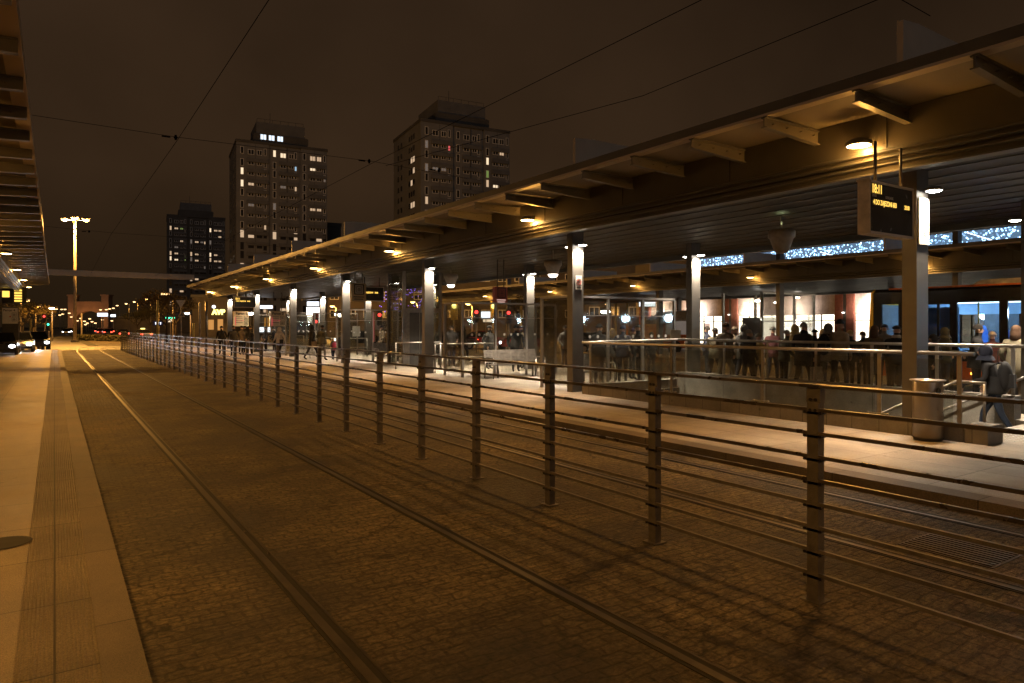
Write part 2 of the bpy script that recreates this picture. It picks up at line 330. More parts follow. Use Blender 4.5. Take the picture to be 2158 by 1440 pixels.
def light(kind, power, col, loc, parent=None, size=.08, rot=None, spot=None, blend=.5, name='lamp_light'):
    l = bpy.data.lights.new(name, kind); l.energy = power; l.color = col
    if kind in ('POINT', 'SPOT'): l.shadow_soft_size = size
    if kind == 'AREA': l.shape = 'DISK'; l.size = size
    if kind == 'SPOT': l.spot_size = R(spot or 120); l.spot_blend = blend
    o = bpy.data.objects.new(name, l); C.objects.link(o); o.location = loc
    if rot: o.rotation_euler = rot
    if parent: o.parent = parent
    return o
def text(name, s, size, mt, parent, loc, rot=(R(90), 0, 0), align='LEFT', sx=1, ext=.002, bold=0):
    c = bpy.data.curves.new(name, 'FONT'); c.body = s; c.size = size; c.extrude = ext; c.align_x = align; c.offset = bold
    o = bpy.data.objects.new(name, c); C.objects.link(o)
    dg = bpy.context.evaluated_depsgraph_get(); me = bpy.data.meshes.new_from_object(o.evaluated_get(dg))
    bpy.data.objects.remove(o); me.materials.clear(); me.materials.append(M[mt])
    o = put(name, me, parent, loc); o.rotation_euler = rot; o.scale = (sx, 1, 1)
    return o
ORD = ['nearest', 'second nearest', 'third', 'fourth', 'fifth', 'sixth', 'seventh', 'eighth', 'ninth', 'tenth', 'eleventh', 'twelfth']
HP = .13                                              # platform height
D0, D1 = -7.0, 60.0
# ------------------------------------------------------------------ ground
g = MB(); L = 1500                                    # one ground sheet with a hole for the stairs
HOLE = (11.25, 14.45, 4.9, 13.2)
for (x0, x1, y0, y1) in ((-L, L, -60, HOLE[2]), (-L, HOLE[0], HOLE[2], HOLE[3]), (HOLE[1], L, HOLE[2], HOLE[3]), (-L, L, HOLE[3], 2500)):
    g.add([(x0, y0, 0), (x1, y0, 0), (x1, y1, 0), (x0, y1, 0)], [(0, 1, 2, 3)])
structure(g.build('ground', 'earth', loc=(0, 0, -.012)))
def sheet(name, mt, x0, x1, y0, y1, z):
    return structure(MB().add([(x0, y0, z), (x1, y0, z), (x1, y1, z), (x0, y1, z)], [(0, 1, 2, 3)]).build(name, mt))
sheet('track_paving', 'setts', .385, 7.46, -12, 63, 0)
sheet('road', 'asphalt', -80, 120, 63, 75, -.004)
sheet('bus_lane', 'asphalt', 19.3, 28.0, -12, 63, -.004)
sheet('far_road', 'asphalt', 46.3, 52.5, -12, 63, -.004)
sheet('far_track_paving', 'setts_far', 3.5, 15, 75, 118, -.003)
sheet('avenue_left', 'asphalt', -16, 2.6, 75, 900, -.004)
sheet('avenue_right', 'asphalt', 15.6, 32, 75, 900, -.004)
sheet('tram_lawn', 'lawn', 2.9, 15.3, 118.2, 700, -.002)
sheet('mall_pavement', 'slab', 52.6, 58, -12, 63, .02)
z = MB()
for i in range(8): z.box(8.6 + i * .95, 9.1 + i * .95, 64.2, 67.6, 0, .002)
for i in range(6): z.box(-1.2 + i * .95 + 2, -.7 + i * .95 + 2, 64.2, 67.6, 0, .002)
for i in range(24): z.box(-16, -8, 68 + i * 12, 68.2 + i * 12 + 1.5, 0, .002) if i % 3 == 0 else None
structure(z.build('road_markings', 'marking', loc=(0, 0, .003)))
# platforms (kerb + paving as real steps)
o = structure(MB().box(-4.5, -.17, D0 - 5, 61, -.3, HP).build('platform_left', 'slab_left'))
structure(MB().box(-.17, .19, D0 - 5, 61, -.3, HP - .002).build('tactile_strip', 'ribbed'))
structure(MB().box(.19, .385, D0 - 5, 61, -.3, HP).build('kerb_left', 'kerbstone'))
structure(MB().box(-14, -4.5, D0 - 5, 61, -.3, HP - .1).build('road_left', 'asphalt'))
pm_ = MB()
for (x0, x1, y0, y1) in ((7.76, 19.0, D0 - 5, HOLE[2]), (7.76, HOLE[0], HOLE[2], HOLE[3]), (HOLE[1], 19.0, HOLE[2], HOLE[3]), (7.76, 19.0, HOLE[3], 61)):
    pm_.box(x0, x1, y0, y1, -.3, HP)
structure(pm_.build('platform_middle', 'slab'))
structure(MB().box(7.46, 7.76, D0 - 5, 61, -.3, HP + .001).box(19.0, 19.3, D0 - 5, 61, -.3, HP + .001).build('kerb_middle', 'kerbstone'))
structure(MB().box(28, 46, D0 - 5, 61, -.3, HP).build('platform_far', 'slab'))
# rails: four rails, each a steel head, a groove and a second lip; far ends bend right
def bend(x, y):
    return x + (0 if y < 58 else ((y - 58) ** 2) * .0045)
def rail(x, lab):
    ys = [-12, 58] + [58 + 3 * k for k in range(1, 34)]
    t_ = thing('tram_rail', lab, 'rail', (0, 0, 0), 0, 'tram rails set in the setts')
    def strip(dx0, dx1, z0, z1, nm, mt):
        vs = []; fs = []
        for k, y in enumerate(ys):
            xx = bend(x, y); vs += [(xx + dx0, y, z0), (xx + dx0, y, z1), (xx + dx1, y, z1), (xx + dx1, y, z0)]
            if k: a = 4 * (k - 1); b = 4 * k; fs += [(a + 1, a + 2, b + 2, b + 1), (a, a + 1, b + 1, b), (a + 2, a + 3, b + 3, b + 2)]
        MB().add(vs, fs).build(nm, mt, t_)
    strip(-.032, .022, -.02, .010, 'rail_head', 'rail_steel')
    strip(.022, .065, -.02, .0045, 'groove', 'rail_groove')
    strip(.065, .080, -.02, .008, 'lip', 'rail_steel')
    strip(-.055, -.032, -.02, .0042, 'joint', 'rail_groove')
for x, l in ((1.36, 'left rail of the near tram track, closest to the tactile platform'), (2.86, 'right rail of the near tram track, on the left of the fence'),
             (5.52, 'rail just behind the fence, left rail of the second track'), (6.98, 'rail next to the kerb of the lit middle platform')): rail(x, l)
# manhole / drain plates between the far rails
for k, (x, y, l) in enumerate(((6.2, 2.6, 'patterned steel drain cover between the rails at the right edge'),)):
    d = MB().box(x - .35, x + .35, y - .35, y + .35, -.05, .006)
    for i in range(12): d.box(x - .33 + i * .058, x - .30 + i * .058, y - .33, y + .33, .004, .014)
    tag(d.build('drain_cover', 'rail_steel'), l, 'drain cover')
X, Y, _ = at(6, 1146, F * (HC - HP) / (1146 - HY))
tag(MB().cyl((0, 0, 0), (0, 0, .006), .17, n=28).lathe([(.17, .006), (.19, .004)], n=28).build('round_disc', 'rail_groove', loc=(X, Y, HP)), 'dark round disc lying on the left platform at the lower left edge', 'cover')  # flat dark disc laid on the slabs
# stones lying by the rail
for (u, v, l) in ((566, 1168, 'small pale stone lying beside the nearest rail'), (516, 1122, 'tiny pebble in the groove of the nearest rail')):
    zc = F * HC / (v - HY); X, Y, _ = at(u, v, zc)
    s = MB().sphere((0, 0, .006), .014, .022, .010, 6, 3); tag(s.build('stone', 'granite', loc=(X, Y, 0)), l, 'stone')

# ------------------------------------------------------------------ fence between the tracks
FX = 4.2
fence = thing('track_fence', 'long dark metal fence with nine rails between the two tram tracks', 'fence', (FX, 0, 0))
FH = 1.435
pm = MB().box(-.034, .034, -.040, .040, -.05, FH - .12).box(-.026, .026, -.050, .050, FH - .12, FH - .02)
pm.box(-.07, .07, -.07, .07, .001, .012)
for zz in (FH - .10, FH - .17): pm.cyl((-.036, .018, zz), (.036, .018, zz), .011, n=8, m=1); pm.cyl((-.036, -.018, zz), (.036, -.018, zz), .011, n=8, m=1)
for q in range(8):
    zz = FH - .167 - q * .155; pm.cyl((-.045, -.055, zz - .018), (.02, -.055, zz - .018), .010, n=6, m=1).cyl((-.045, .055, zz - .018), (.02, .055, zz - .018), .010, n=6, m=1)
    pm.box(-.034, -.026, -.065, .065, zz - .03, zz - .012)
pme = pm.mesh('post', ['fence_metal', 'bolt_metal'])
k = 0; y = -1.5
posts = []
while y < 60.5: posts.append(y); y += 1.464
off = 2.65 - min(posts, key=lambda q: abs(q - 2.65))
for yy in posts: put('post', pme, fence, (bend(FX, yy) - FX, yy + off, 0))
YA, YB = posts[0] + off, posts[-1] + off
MB().box(-.045, .045, YA - 1, YB + .05, FH - .02, FH).build('handrail', 'wet_metal', fence)
for q in range(8):
    zz = FH - .167 - q * .155
    MB().box(-.033, -.008, YA - 1, YB, zz - .012, zz + .012).build('rail', 'wet_metal' if q < 4 else 'fence_metal', fence)
# ------------------------------------------------------------------ canopies
PITCH = 1.4083; PD = [5.3 + 8.45 * k for k in range(-1, 7)]   # pillar grid along the tracks
def canopy(name, label, xe, sgn, W, dz=0, rows=(), lab_extra=None, fins=(), second=True, y0=D0 - 2, y1=D1):
    """xe = outer edge facing the tracks; sgn = +1 roof extends to +X; W = width between the two outer edges"""
    t_ = thing(name, label, 'canopy', (0, 0, 0))
    def X(a): return xe + sgn * a
    sides = [(0, 1)] + ([(W, -1)] if second else [])
    MB().box(X(0), X(W), y0, y1, 5.0 + dz, 5.12 + dz).build('roof', 'canopy_under', t_)
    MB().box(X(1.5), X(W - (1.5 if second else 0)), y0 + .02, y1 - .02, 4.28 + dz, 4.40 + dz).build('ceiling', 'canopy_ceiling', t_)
    bt = MB(); k = 0; a = 2.0
    while a < W - 1.6:
        bt.box(X(a), X(a + .018), y0 + .05, y1 - .05, 4.262 + dz, 4.277 + dz); a += .62
    bt.build('ceiling_battens', 'batten', t_)
    for (o_, s_) in sides:
        def Z(b): return X(o_ + s_ * b)
        MB().box(Z(0), Z(.19), y0, y1, 4.962 + dz, 4.998 + dz).build('edge_trim', 'canopy_edge', t_)
        MB().box(Z(0) - .004 * sgn * s_, Z(.02) , y0, y1, 5.0 + dz + .001, 5.135 + dz).build('gutter', 'canopy_metal', t_)
        # deep fascia with three stepped ledges along its foot
        fp = [(1.40, 4.99), (1.38, 4.44), (1.36, 4.42), (1.36, 4.40), (1.45, 4.385), (1.44, 4.345), (1.42, 4.335), (1.42, 4.32), (1.52, 4.305), (1.51, 4.265), (1.49, 4.255), (1.49, 4.24), (1.59, 4.225), (1.585, 4.16), (1.57, 4.15), (1.57, 4.135), (1.80, 4.135), (1.80, 4.99)]
        fp = [(Z(a), b + dz) for a, b in fp]
        MB().prism(fp, y0, y1).build('fascia', 'fascia_metal', t_)
        pj = MB(); qy = 4.99 - PITCH * 8 + .3
        while qy < y1 - .3:
            if qy > y0 + .3: pj.box(Z(1.376), Z(1.39), qy - .004, qy + .004, 4.45 + dz, 4.95 + dz)
            qy += PITCH * 2
        pj.build('panel_joints', 'rail_groove', t_)
        by = 4.99 - PITCH * 8
        bm_ = MB().prism([(Z(.02), 4.955 + dz), (Z(.02), 4.81 + dz), (Z(1.39), 4.745 + dz), (Z(1.39), 4.955 + dz)], -.012, .012)
        bm_.box(Z(.02), Z(1.38), -.05, .05, 4.94 + dz, 4.958 + dz)
        bm_.prism([(Z(.02), 4.81 + dz), (Z(.02), 4.795 + dz), (Z(1.39), 4.73 + dz), (Z(1.39), 4.745 + dz)], -.05, .05)
        for q in (.2, .55, .9, 1.25): bm_.cyl((Z(q), -.055, 4.87 + dz), (Z(q), .055, 4.87 + dz), .012, n=6)
        bme = bm_.mesh('bracket', 'canopy_metal')
        while by < y1 - .1:
            if by > y0 + .1: put('bracket', bme, t_, (0, by, 0))
            by += PITCH
    for (X0, yy, top) in rows:
        MB().box(X0, X0 + .36, yy, yy + .22, HP - .1, top).build('pillar', 'pillar_paint', t_)
    for yy in fins:
        MB().prism([(X(.06), 5.13 + dz), (X(.06), 5.68 + dz), (X(.45), 5.72 + dz), (X(3.4), 5.72 + dz), (X(3.4), 5.13 + dz)], yy, yy + .08).build('roof_screen', 'canopy_edge', t_)
    return t_
FINS = (4.4, 10.9, 24.3, 31, 38, 44.6)
can1 = canopy('platform_canopy', 'long steel canopy over the middle platform with stepped fascia', 8.8, 1, 10.95,
              rows=[(11.08, y, 4.28) for y in PD if y > -8] + [(15.57, y, 4.28) for y in PD], fins=FINS)
can0 = canopy('platform_canopy', 'dark canopy over the left platform, above the viewer at the left edge', -.31, -1, 9.0, rows=[(-5.6, y, 4.28) for y in PD[1:]])
can2 = canopy('platform_canopy', 'distant canopy over the far platform beyond the bus', 28.7, 1, 17.0, dz=-.12, fins=(1.5, 8.5, 15, 22, 28.5, 35, 42),
              rows=[(31.0, y, 6.2) for y in [13.2 - 8.4, 13.2, 21.55, 30.0, 38.5, 47]] + [(42.0, y, 4.2) for y in [4.7, 21.5, 38.5, 47]])
# beam that bridges the two canopy ends
p0 = at(104, 573, 47.9); p1 = at(420, 592, 53.5)
lb = MB().prism([(5.35, 0), (5.85, 0)][:0] or [(p0[1] - .15, 5.45), (p0[1] + .15, 5.45), (p0[1] + .15, 5.85), (p0[1] - .15, 5.85)], -.4, 9.0, ax='x')
tag(lb.build('crossing_beam', 'canopy_edge'), 'grey horizontal beam joining the two canopy ends over the tracks', 'beam')

# downlights on the fascias ------------------------------------------------
hm = MB().lathe([(.001, .075), (.10, .07), (.17, .03), (.185, 0), (.185, -.03), (.165, -.035)], n=20); hm.box(-.02, .02, -.03, .03, .05, .09)
hme = hm.mesh('housing', 'lamp_shell')
lme = MB().lathe([(.001, -.045), (.10, -.043), (.165, -.034)], n=20).mesh('lens', 'em_sod')
ame = MB().box(0, .34, -.022, .022, .055, .095).mesh('arm', 'lamp_shell')
ame_l = MB().box(-.34, 0, -.022, .022, .055, .095).mesh('arm', 'lamp_shell')
def downlight(x, y, z, side, label, group, power):
    t_ = thing('canopy_downlight', label, 'lamp', (x, y, z), 0, group)
    put('housing', hme, t_); put('lens', lme, t_); put('arm', ame if side > 0 else ame_l, t_)
    light('SPOT', power, SOD, (-.03 * side, 0, -.06), t_, .28, (0, R(26) * side, 0), 130, .9)
    light('POINT', power * .062, SOD, (.15 * side, 0, -.10), t_, .07)
    light('POINT', power * .016, SOD, (-.06 * side, 0, -.26), t_, .10)
LD = [5.59 + 8.6 * k for k in range(-1, 7)]
for i, y in enumerate(LD):
    if i == 0: lab = 'round sodium downlight on the middle canopy, out of frame to the right'
    else: lab = '%s glowing orange downlight along the front fascia of the middle canopy' % ORD[i - 1]
    downlight(9.97, y, 4.55, 1, lab, 'downlights along the front fascia', POW['sod'])
for i, y in enumerate(LD[:6]): downlight(18.65, y, 4.55, -1, '%s downlight on the far side of the middle canopy' % ORD[i], 'downlights on the far fascia', POW['sod'] * .5)
for i, y in enumerate(LD): downlight(-1.48, y, 4.55, -1, '%s orange downlight under the left canopy' % ORD[i], 'downlights of the left canopy', POW['sodL'])
for i, y in enumerate([14.1 - 8.6, 14.1, 22.4, 31, 39.5, 48.5]): downlight(29.75, y, 4.38, 1, '%s orange downlight on the distant canopy beyond the bus' % ORD[i], 'downlights of the far canopy', POW['sod'] * .6)
# white wall washers at the tops of the pillars ------------------------------
whm = MB().lathe([(.001, .05), (.09, .045), (.125, .015), (.125, -.012), (.11, -.016)], n=16).box(-.02, .02, -.02, .16, .01, .04).mesh('housing', 'lamp_shell')
wlm = MB().lathe([(.001, -.035), (.07, -.032), (.11, -.014)], n=16).mesh('lens', 'em_white')
n = 0
for r, X0 in enumerate((11.08, 15.57)):
    for i, y in enumerate(PD):
        for s, side in enumerate((-1, 1)):
            yy = y - .16 if side < 0 else y + .38
            if i == 0 and side < 0: continue
            t_ = thing('pillar_lamp', 'white lamp on the %s side of the %s pillar, %s row' % ('near' if side < 0 else 'far', ORD[i - 1] if i else 'out of frame', 'front' if r == 0 else 'back'),
                       'lamp', (X0 + .2, yy, 3.93), 0 if side < 0 else math.pi, 'white lamps washing down the pillars')
            put('housing', whm, t_); put('lens', wlm, t_)
            light('SPOT', POW['pil'] * (1 if r == 0 else 1.9), WHT, (0, .02, -.05), t_, .06, (R(14), 0, 0), 125, .8)
# pendant lamps under the ceiling -----------------------------------------
pdm = MB().lathe([(.02, .52), (.25, .50), (.285, .47), (.285, .33), (.25, .31), (.16, .05), (.12, .0), (.001, 0)], n=24).cyl((0, 0, .52), (0, 0, .85), .018).mesh('bowl', 'pendant_shell')
pdl = MB().lathe([(.001, -.05), (.09, -.04), (.13, 0), (.16, .045)], n=20).mesh('lens', 'em_pend')
pdd = MB().lathe([(.001, -.02), (.09, -.015), (.12, -.002)], n=20).mesh('lens', 'pendant_shell')
for i, (y, lit) in enumerate(((9.2, 0), (17.5, 1), (24.3, 1), (34.5, 1))):
    t_ = thing('pendant_lamp', ('unlit grey bowl pendant lamp hanging nearest under the middle canopy', 'lit bowl pendant lamp hanging above the second glass shelter', 'third bowl pendant lamp deep under the middle canopy', 'farthest bowl pendant lamp under the middle canopy')[i], 'lamp', (13.3, y, 3.45), 0, 'bowl pendant lamps')
    put('bowl', pdm, t_); put('lens', pdl if lit else pdd, t_)
    if lit: light('SPOT', 1500, WHT, (0, 0, -.08), t_, .14, None, 118, .7)
    else: light('SPOT', 3, (.85, 1, .5), (0, 0, .60), t_, .05, (math.pi, 0, 0), 150)

# ------------------------------------------------------------------ departure boards and hanging signs
def board(label, x, y, w_=1.14, big=True, side='board_side'):
    t_ = thing('departure_board', label, 'information display', (x, y, 3.08), 0, 'orange LED departure boards')
    MB().box(0, w_, 0, .17, 0, .72).build('case', side, t_)
    MB().box(-.02, .02, -.01, .18, .72, .755).build('cap', side, t_)
    MB().box(.02, w_ - .02, -.006, .0, .035, .685).build('screen', 'board_face', t_)
    MB().box(0, w_, -.014, 0, 0, .03).box(0, w_, -.014, 0, .69, .72).box(w_ - .02, w_, -.014, 0, .03, .69).build('bezel', 'canopy_edge', t_)
    for q in (.25, .85): MB().cyl((q * w_, .08, .72), (q * w_, .08, 1.3), .022, n=8).build('hanger', 'dark_shell', t_)
    a = -.012
    if big:
        text('clock_digits', '18:11', .17, 'em_led', t_, (.03, a, .555), sx=.72, ext=.001, bold=.003)
        text('heading', 'LINIA', .055, 'dot_white', t_, (.04, a, .50), sx=.8)
        text('heading', 'KIERUNEK', .055, 'dot_white', t_, (.38, a, .50), sx=.8)
        text('line_text', '4 DO ZAJEZDNI 603', .095, 'em_led', t_, (.07, a, .40), sx=.72, ext=.001, bold=.001)
        text('time_text', '20:08', .085, 'em_led', t_, (.89, a, .40), sx=.75, ext=.001)
    else:
        text('clock_digits', '18:11', .17, 'em_led', t_, (.06, a, .52), sx=.8, ext=.001, bold=.006)
        text('line_text', '4 DO ZAJEZDNI', .105, 'em_led', t_, (.10, a, .39), sx=.85, ext=.001, bold=.004)
        text('time_text', '20:08', .105, 'em_led', t_, (.82, a, .39), sx=.75, ext=.001, bold=.004)
    return t_
board('large departure board with orange digits hanging in front of the nearest pillar', 9.13, 4.97)
board('departure board under the middle canopy left of the sixth pillar', 9.75, 47.2, 1.35, False)
board('departure board beside the fourth front pillar, above the walking couple', 12.35, 31.9, 1.3, False)
pl = thing('departure_board', 'orange LED board under the left canopy above the platform column', 'information display', at(16, 630, 44), 0, 'orange LED departure boards')
MB().box(-.3, 1.0, 0, .17, -.3, .8).build('case', 'dark_shell', pl)
for q in range(5): MB().box(.35, .75, -.008, -.001, -.18 + q * .17, -.07 + q * .17).build('led_row', 'em_led', pl)
MB().box(-.28, .1, -.008, -.001, .1, .5).build('led_block', 'em_led', pl)
# white info plate on the nearest pillar, no smoking plate on the second
pl = thing('info_plate', 'white information plate below the lamp on the nearest pillar', 'sign', (11.11, 5.275, 3.1))
MB().box(0, .31, 0, .02, 0, .72).build('plate', 'paper', pl); MB().box(.16, .19, -.004, -.001, .13, .145).box(.16, .19, -.004, -.001, .19, .205).box(.14, .15, -.004, -.001, .155, .18).build('symbol', 'ink', pl)
pl = thing('no_smoking_sign', 'small white no smoking sign on the second pillar', 'sign', (11.16, 13.73, 2.78))
MB().box(0, .20, -.012, .0, 0, .36).build('plate', 'paper', pl)
rg = MB()
for i in range(20):
    a = 2 * math.pi * i / 20; b = 2 * math.pi * (i + 1) / 20
    rg.cyl((.10 + .075 * math.cos(a), -.018, .2 + .075 * math.sin(a)), (.10 + .075 * math.cos(b), -.018, .2 + .075 * math.sin(b)), .005, n=5)
rg.cyl((.05, -.018, .25), (.15, -.018, .15), .005, n=5); rg.build('ring', 'redpaint', pl)
MB().box(.05, .13, -.016, -.013, .19, .205).box(.135, .15, -.016, -.013, .19, .205).box(.03, .17, -.016, -.013, .04, .06).build('cigarette', 'ink', pl)
def busicon(mb, x, z, s, y=-.004):                    # simple tram/bus pictogram: frame, roof line, window, bumper
    for a in ((0, 1, 0, .08), (0, 1, .92, 1), (0, .08, .08, .92), (.92, 1, .08, .92), (.25, .75, .62, .72), (.2, .8, .35, .5), (.25, .75, .2, .27)):
        mb.box(x + a[0] * s, x + a[1] * s, y, y + .003, z + a[2] * s, z + a[3] * s)
def peron(n_, u, v, zc, label):
    P = at(u, v, zc); t_ = thing('platform_sign', label, 'sign', P, 0, 'platform signs')
    MB().box(0, .93, 0, .14, 0, 1.02).build('panel', 'cream', t_); MB().box(-.06, 0, .0, .14, 0, 1.02).build('side_panel', 'board_side', t_)
    text('lettering', 'Peron %d' % n_, .25, 'ink', t_, (.08, -.006, .78), bold=.006, sx=.95)
    ic = MB(); busicon(ic, .62, .43, .27); busicon(ic, .62, .10, .27); ic.build('pictograms', 'ink', t_)
    ln = MB()
    for q in range(4): ln.box(.10, .52, -.004, -.001, .62 - q * .13, .655 - q * .13)
    ln.build('route_lines', 'ink', t_)
    MB().box(.05, .10, -.004, -.001, .05, .62).box(.10, .6, -.004, -.001, .36, .40).build('route_map', 'em_pink', t_)
    for q in (.2, .72): MB().cyl((q, .07, 1.02), (q, .07, 2.3), .025, n=6).build('hanger', 'dark_shell', t_)
peron(3, 494, 688, 46, 'platform sign reading Peron 3 hanging above the waiting group')
peron(2, 571, 688, 46, 'platform sign reading Peron 2 behind the woman in the pale hood')
pc = thing('platform_column', 'dark free-standing column at the left edge with a Peron 4 sign', 'information column', at(4, 745, 42.5))
MB().box(0, .85, 0, .4, 0, 2.9).build('column', 'dark_shell', pc); MB().box(-.02, .87, -.02, .42, 0, .08).build('foot', 'steel_dark', pc)
MB().box(.02, .80, -.03, 0, 1.85, 2.83).build('sign_panel', 'paper', pc)
text('lettering', 'Peron 4', .2, 'ink', pc, (.06, -.036, 2.62), sx=.95, bold=.004)
ic = MB(); busicon(ic, .5, 2.3, .24, -.034); busicon(ic, .5, 2.0, .24, -.034); ic.build('pictograms', 'ink', pc)
MB().box(.38, .46, -.034, -.031, 2.25, 2.33).build('route_map', 'redpaint', pc)
# box signs with a bus pictogram
def boxsign(label, u, v, zc, panel, wide=.72, hh=.9, l2=True):
    t_ = thing('stop_sign_box', label, 'sign', at(u, v, zc))
    MB().box(0, wide, 0, .16, 0, hh).build('case', panel, t_)
    MB().box(wide * .2, wide * .86, -.006, -.001, hh * .38, hh * .96).build('plate', 'ink', t_)
    MB().box(wide * .27, wide * .79, -.010, -.006, hh * .43, hh * .91).build('inset', 'paper' if panel != 'boxred' else 'boxred', t_)
    ic = MB(); busicon(ic, wide * .34, hh * .50, wide * .38, -.016); ic.build('pictogram', 'ink', t_)
    ln = MB().box(wide * .15, wide * .85, -.004, -.001, hh * .22, hh * .27).box(wide * .2, wide * .8, -.004, -.001, hh * .10, hh * .15); ln.build('caption', 'ink' if panel != 'boxred' else 'em_poster', t_)
    for q in (.3, .8): MB().cyl((q * wide, .08, hh), (q * wide, .08, hh + 1.0), .02, n=6).build('hanger', 'dark_shell', t_)
boxsign('cream box sign with a bus pictogram hanging right of the fourth pillar', 740, 635, 31.3, 'cream', .72, .82)
boxsign('red box sign with a bus pictogram hanging over the metal bench', 1043, 641, 24.5, 'boxred', .54, .62)

# ------------------------------------------------------------------ stair balustrade, stairs, bin
st = thing('underpass_stairs', 'stair opening with glass balustrade on a stone kerb', 'stairwell', (0, 0, 0))
YE, YF = 4.62, 13.3                                   # near end, far end
MB().box(11.02, 11.24, YE, YF, HP - .05, .36).build('kerb', 'granite', st)
MB().box(14.46, 14.72, YE + .6, YF, HP - .05, .56).build('kerb', 'granite', st)
MB().box(11.24, 14.46, YF, YF + .22, HP - .05, .36).build('kerb', 'granite', st)
MB().box(14.452, 14.46, YE + .6, YF, -3, HP - .05).box(11.24, 11.25, YE, YF, -3, HP - .05).box(11.24, 14.46, YF - .006, YF, -3.2, HP - .05).build('wall', 'wall_stone', st)
MB().box(14.435, 14.457, YE + .6, YF - .01, -2.6, .54).build('wall_cladding', 'wall_stone', st)
sm_ = MB()
for i in range(20): sm_.box(11.26, 14.43, 4.92 + i * .31, 4.92 + (i + 1) * .31, -3.4, HP - .165 * (i + 1))
sm_.build('steps', 'granite', st)
MB().path([(11.13, YE - .1, 1.417), (11.13, YF + .1, 1.417)], .032, 12).build('handrail', 'steel', st)
MB().path([(14.6, YE + .3, 1.46), (14.6, YF + .1, 1.46), (11.13, YF + .1, 1.417)], .032, 12).build('handrail', 'steel', st)
for nm, xx, zt, zb, ys in (('a', 11.13, 1.39, .36, (4.72, 5.9, 8.1, 10.4, 13.1)), ('b', 14.6, 1.43, .56, (5.3, 6.6, 7.9, 9.2, 10.5, 11.8, 13.1))):
    for yy in ys: MB().box(xx - .012, xx + .012, yy - .03, yy + .03, zb, zt).build('post', 'steel', st)
    ln = [YE + .12 if nm == 'a' else 5.35] + list(ys[1:])
    for a, b in zip(ln, ln[1:]):
        MB().box(xx - .045, xx - .033, a + .05, b - .05, zb - .1 if nm == 'a' else zb + .05, zt - .06).build('glass_pane', 'glass_panel', st)
        if nm == 'a':
            for zz in (.30,): MB().cyl((xx - .05, b - .16, zz + .12), (xx - .05, b + .16, zz + .12), .010, n=6).sphere((xx - .055, b - .16, zz + .12), .022, .022, .022, 8, 4).sphere((xx - .055, b + .16, zz + .12), .022, .022, .022, 8, 4).build('clamp', 'steel', st)
for xx in (11.45, 14.3):
    MB().path([(xx, 4.5, .98), (xx, 4.9, .98), (xx, 10.5, -2.0)], .024, 10).build('stair_rail', 'steel', st)
    MB().path([(xx, 4.52, HP), (xx, 4.52, .98)], .022, 8).build('rail_post', 'steel', st)
b_ = MB().box(11.0, 11.5, 4.3, 4.6, HP, .40); tag(b_.build('stone_block', 'granite'), 'low stone block at the near end of the stair kerb', 'block')
tb = MB()
for i in range(26):
    for j in range(5): tb.lathe([(.014, 0), (.010, .006), (.001, .007)], (11.7 + i * .105, 4.12 + j * .105, HP + .004), 6)
o = tb.build('warning_studs', 'dot_white'); tag(o, 'pale raised warning studs in front of the stairs', 'tactile studs'); o['kind'] = 'stuff'
bn = thing('litter_bin', 'tall round stainless steel litter bin beside the nearest pillar', 'litter bin', (10.82, 5.02, HP))
MB().lathe([(.001, .03), (.17, .03), (.175, 0), (.195, .05), (.20, .055), (.20, .86), (.198, .87)], n=32).build('body', 'brushed', bn)
MB().lathe([(.198, .87), (.235, .885), (.235, .90), (.14, .905), (.13, .88), (.001, .86)], n=32).build('lid', 'steel', bn)
MB().cyl((-.10, -.185, .74), (-.10, -.205, .74), .055, n=14).build('slot', 'ink', bn)

# ------------------------------------------------------------------ glass shelters, benches, lift
def shelter(y, label, x0=11.3, x1=15.2, top=2.62, ret=1.25):
    t_ = thing('glass_shelter', label, 'shelter', (0, y, HP))
    tz = top - HP
    MB().box(x0, x1, -.035, .035, tz - .03, tz + .03).build('top_rail', 'post_steel', t_)
    n_ = 4; xs = [x0 + (x1 - x0) * q / (n_ - 1) for q in range(n_)]
    for q in xs: MB().box(q - .035, q + .035, -.035, .035, 0, tz - .03).build('post', 'post_steel', t_)
    for a, b in zip(xs, xs[1:]):
        MB().box(a + .05, b - .05, -.006, .006, .12, tz - .08).build('glass_pane', 'glass_panel', t_)
        for q in range(3): cx = a + (b - a) * (.28 + .22 * q); MB().cyl((cx, -.007, 1.42), (cx, -.009, 1.42), .045, n=14).build('warning_dot', 'dot_white', t_)
        MB().box(a + .05, b - .05, -.03, .0 - .008, 1.98, 2.0).build('glazing_bar', 'post_steel', t_)
    for q in (x0, x1):
        MB().box(q - .03, q + .03, .035, ret, tz - .03, tz + .03).build('top_rail', 'post_steel', t_)
        MB().box(q - .035, q + .035, ret, ret + .07, 0, tz + .03).build('post', 'post_steel', t_)
        MB().box(q - .006, q + .006, .08, ret - .05, .12, tz - .08).build('glass_pane', 'glass_panel', t_)
    return t_
shelter(14.1, 'glass wind shelter behind the second pillar with people inside')
shelter(19.85, 'glass wind shelter in the middle with the metal bench', ret=-1.1 + 2.3)
shelter(31.0, 'glass wind shelter left of the lift shaft with a poster', 11.4, 15.3)
shelter(39.5, 'glass wind shelter behind the walking couple')
shelter(48.2, 'farthest glass wind shelter near the Peron 3 sign')
MB().box(13.3, 13.75, -.03, -.014, 1.15 , 1.6)
pp = MB().box(0, .38, 0, .012, 0, .5); tag(pp.build('notice_sheet', 'paper', loc=at(743, 709.5, 32.6)), 'white notice sheet on the shelter right of the fourth pillar', 'notice')
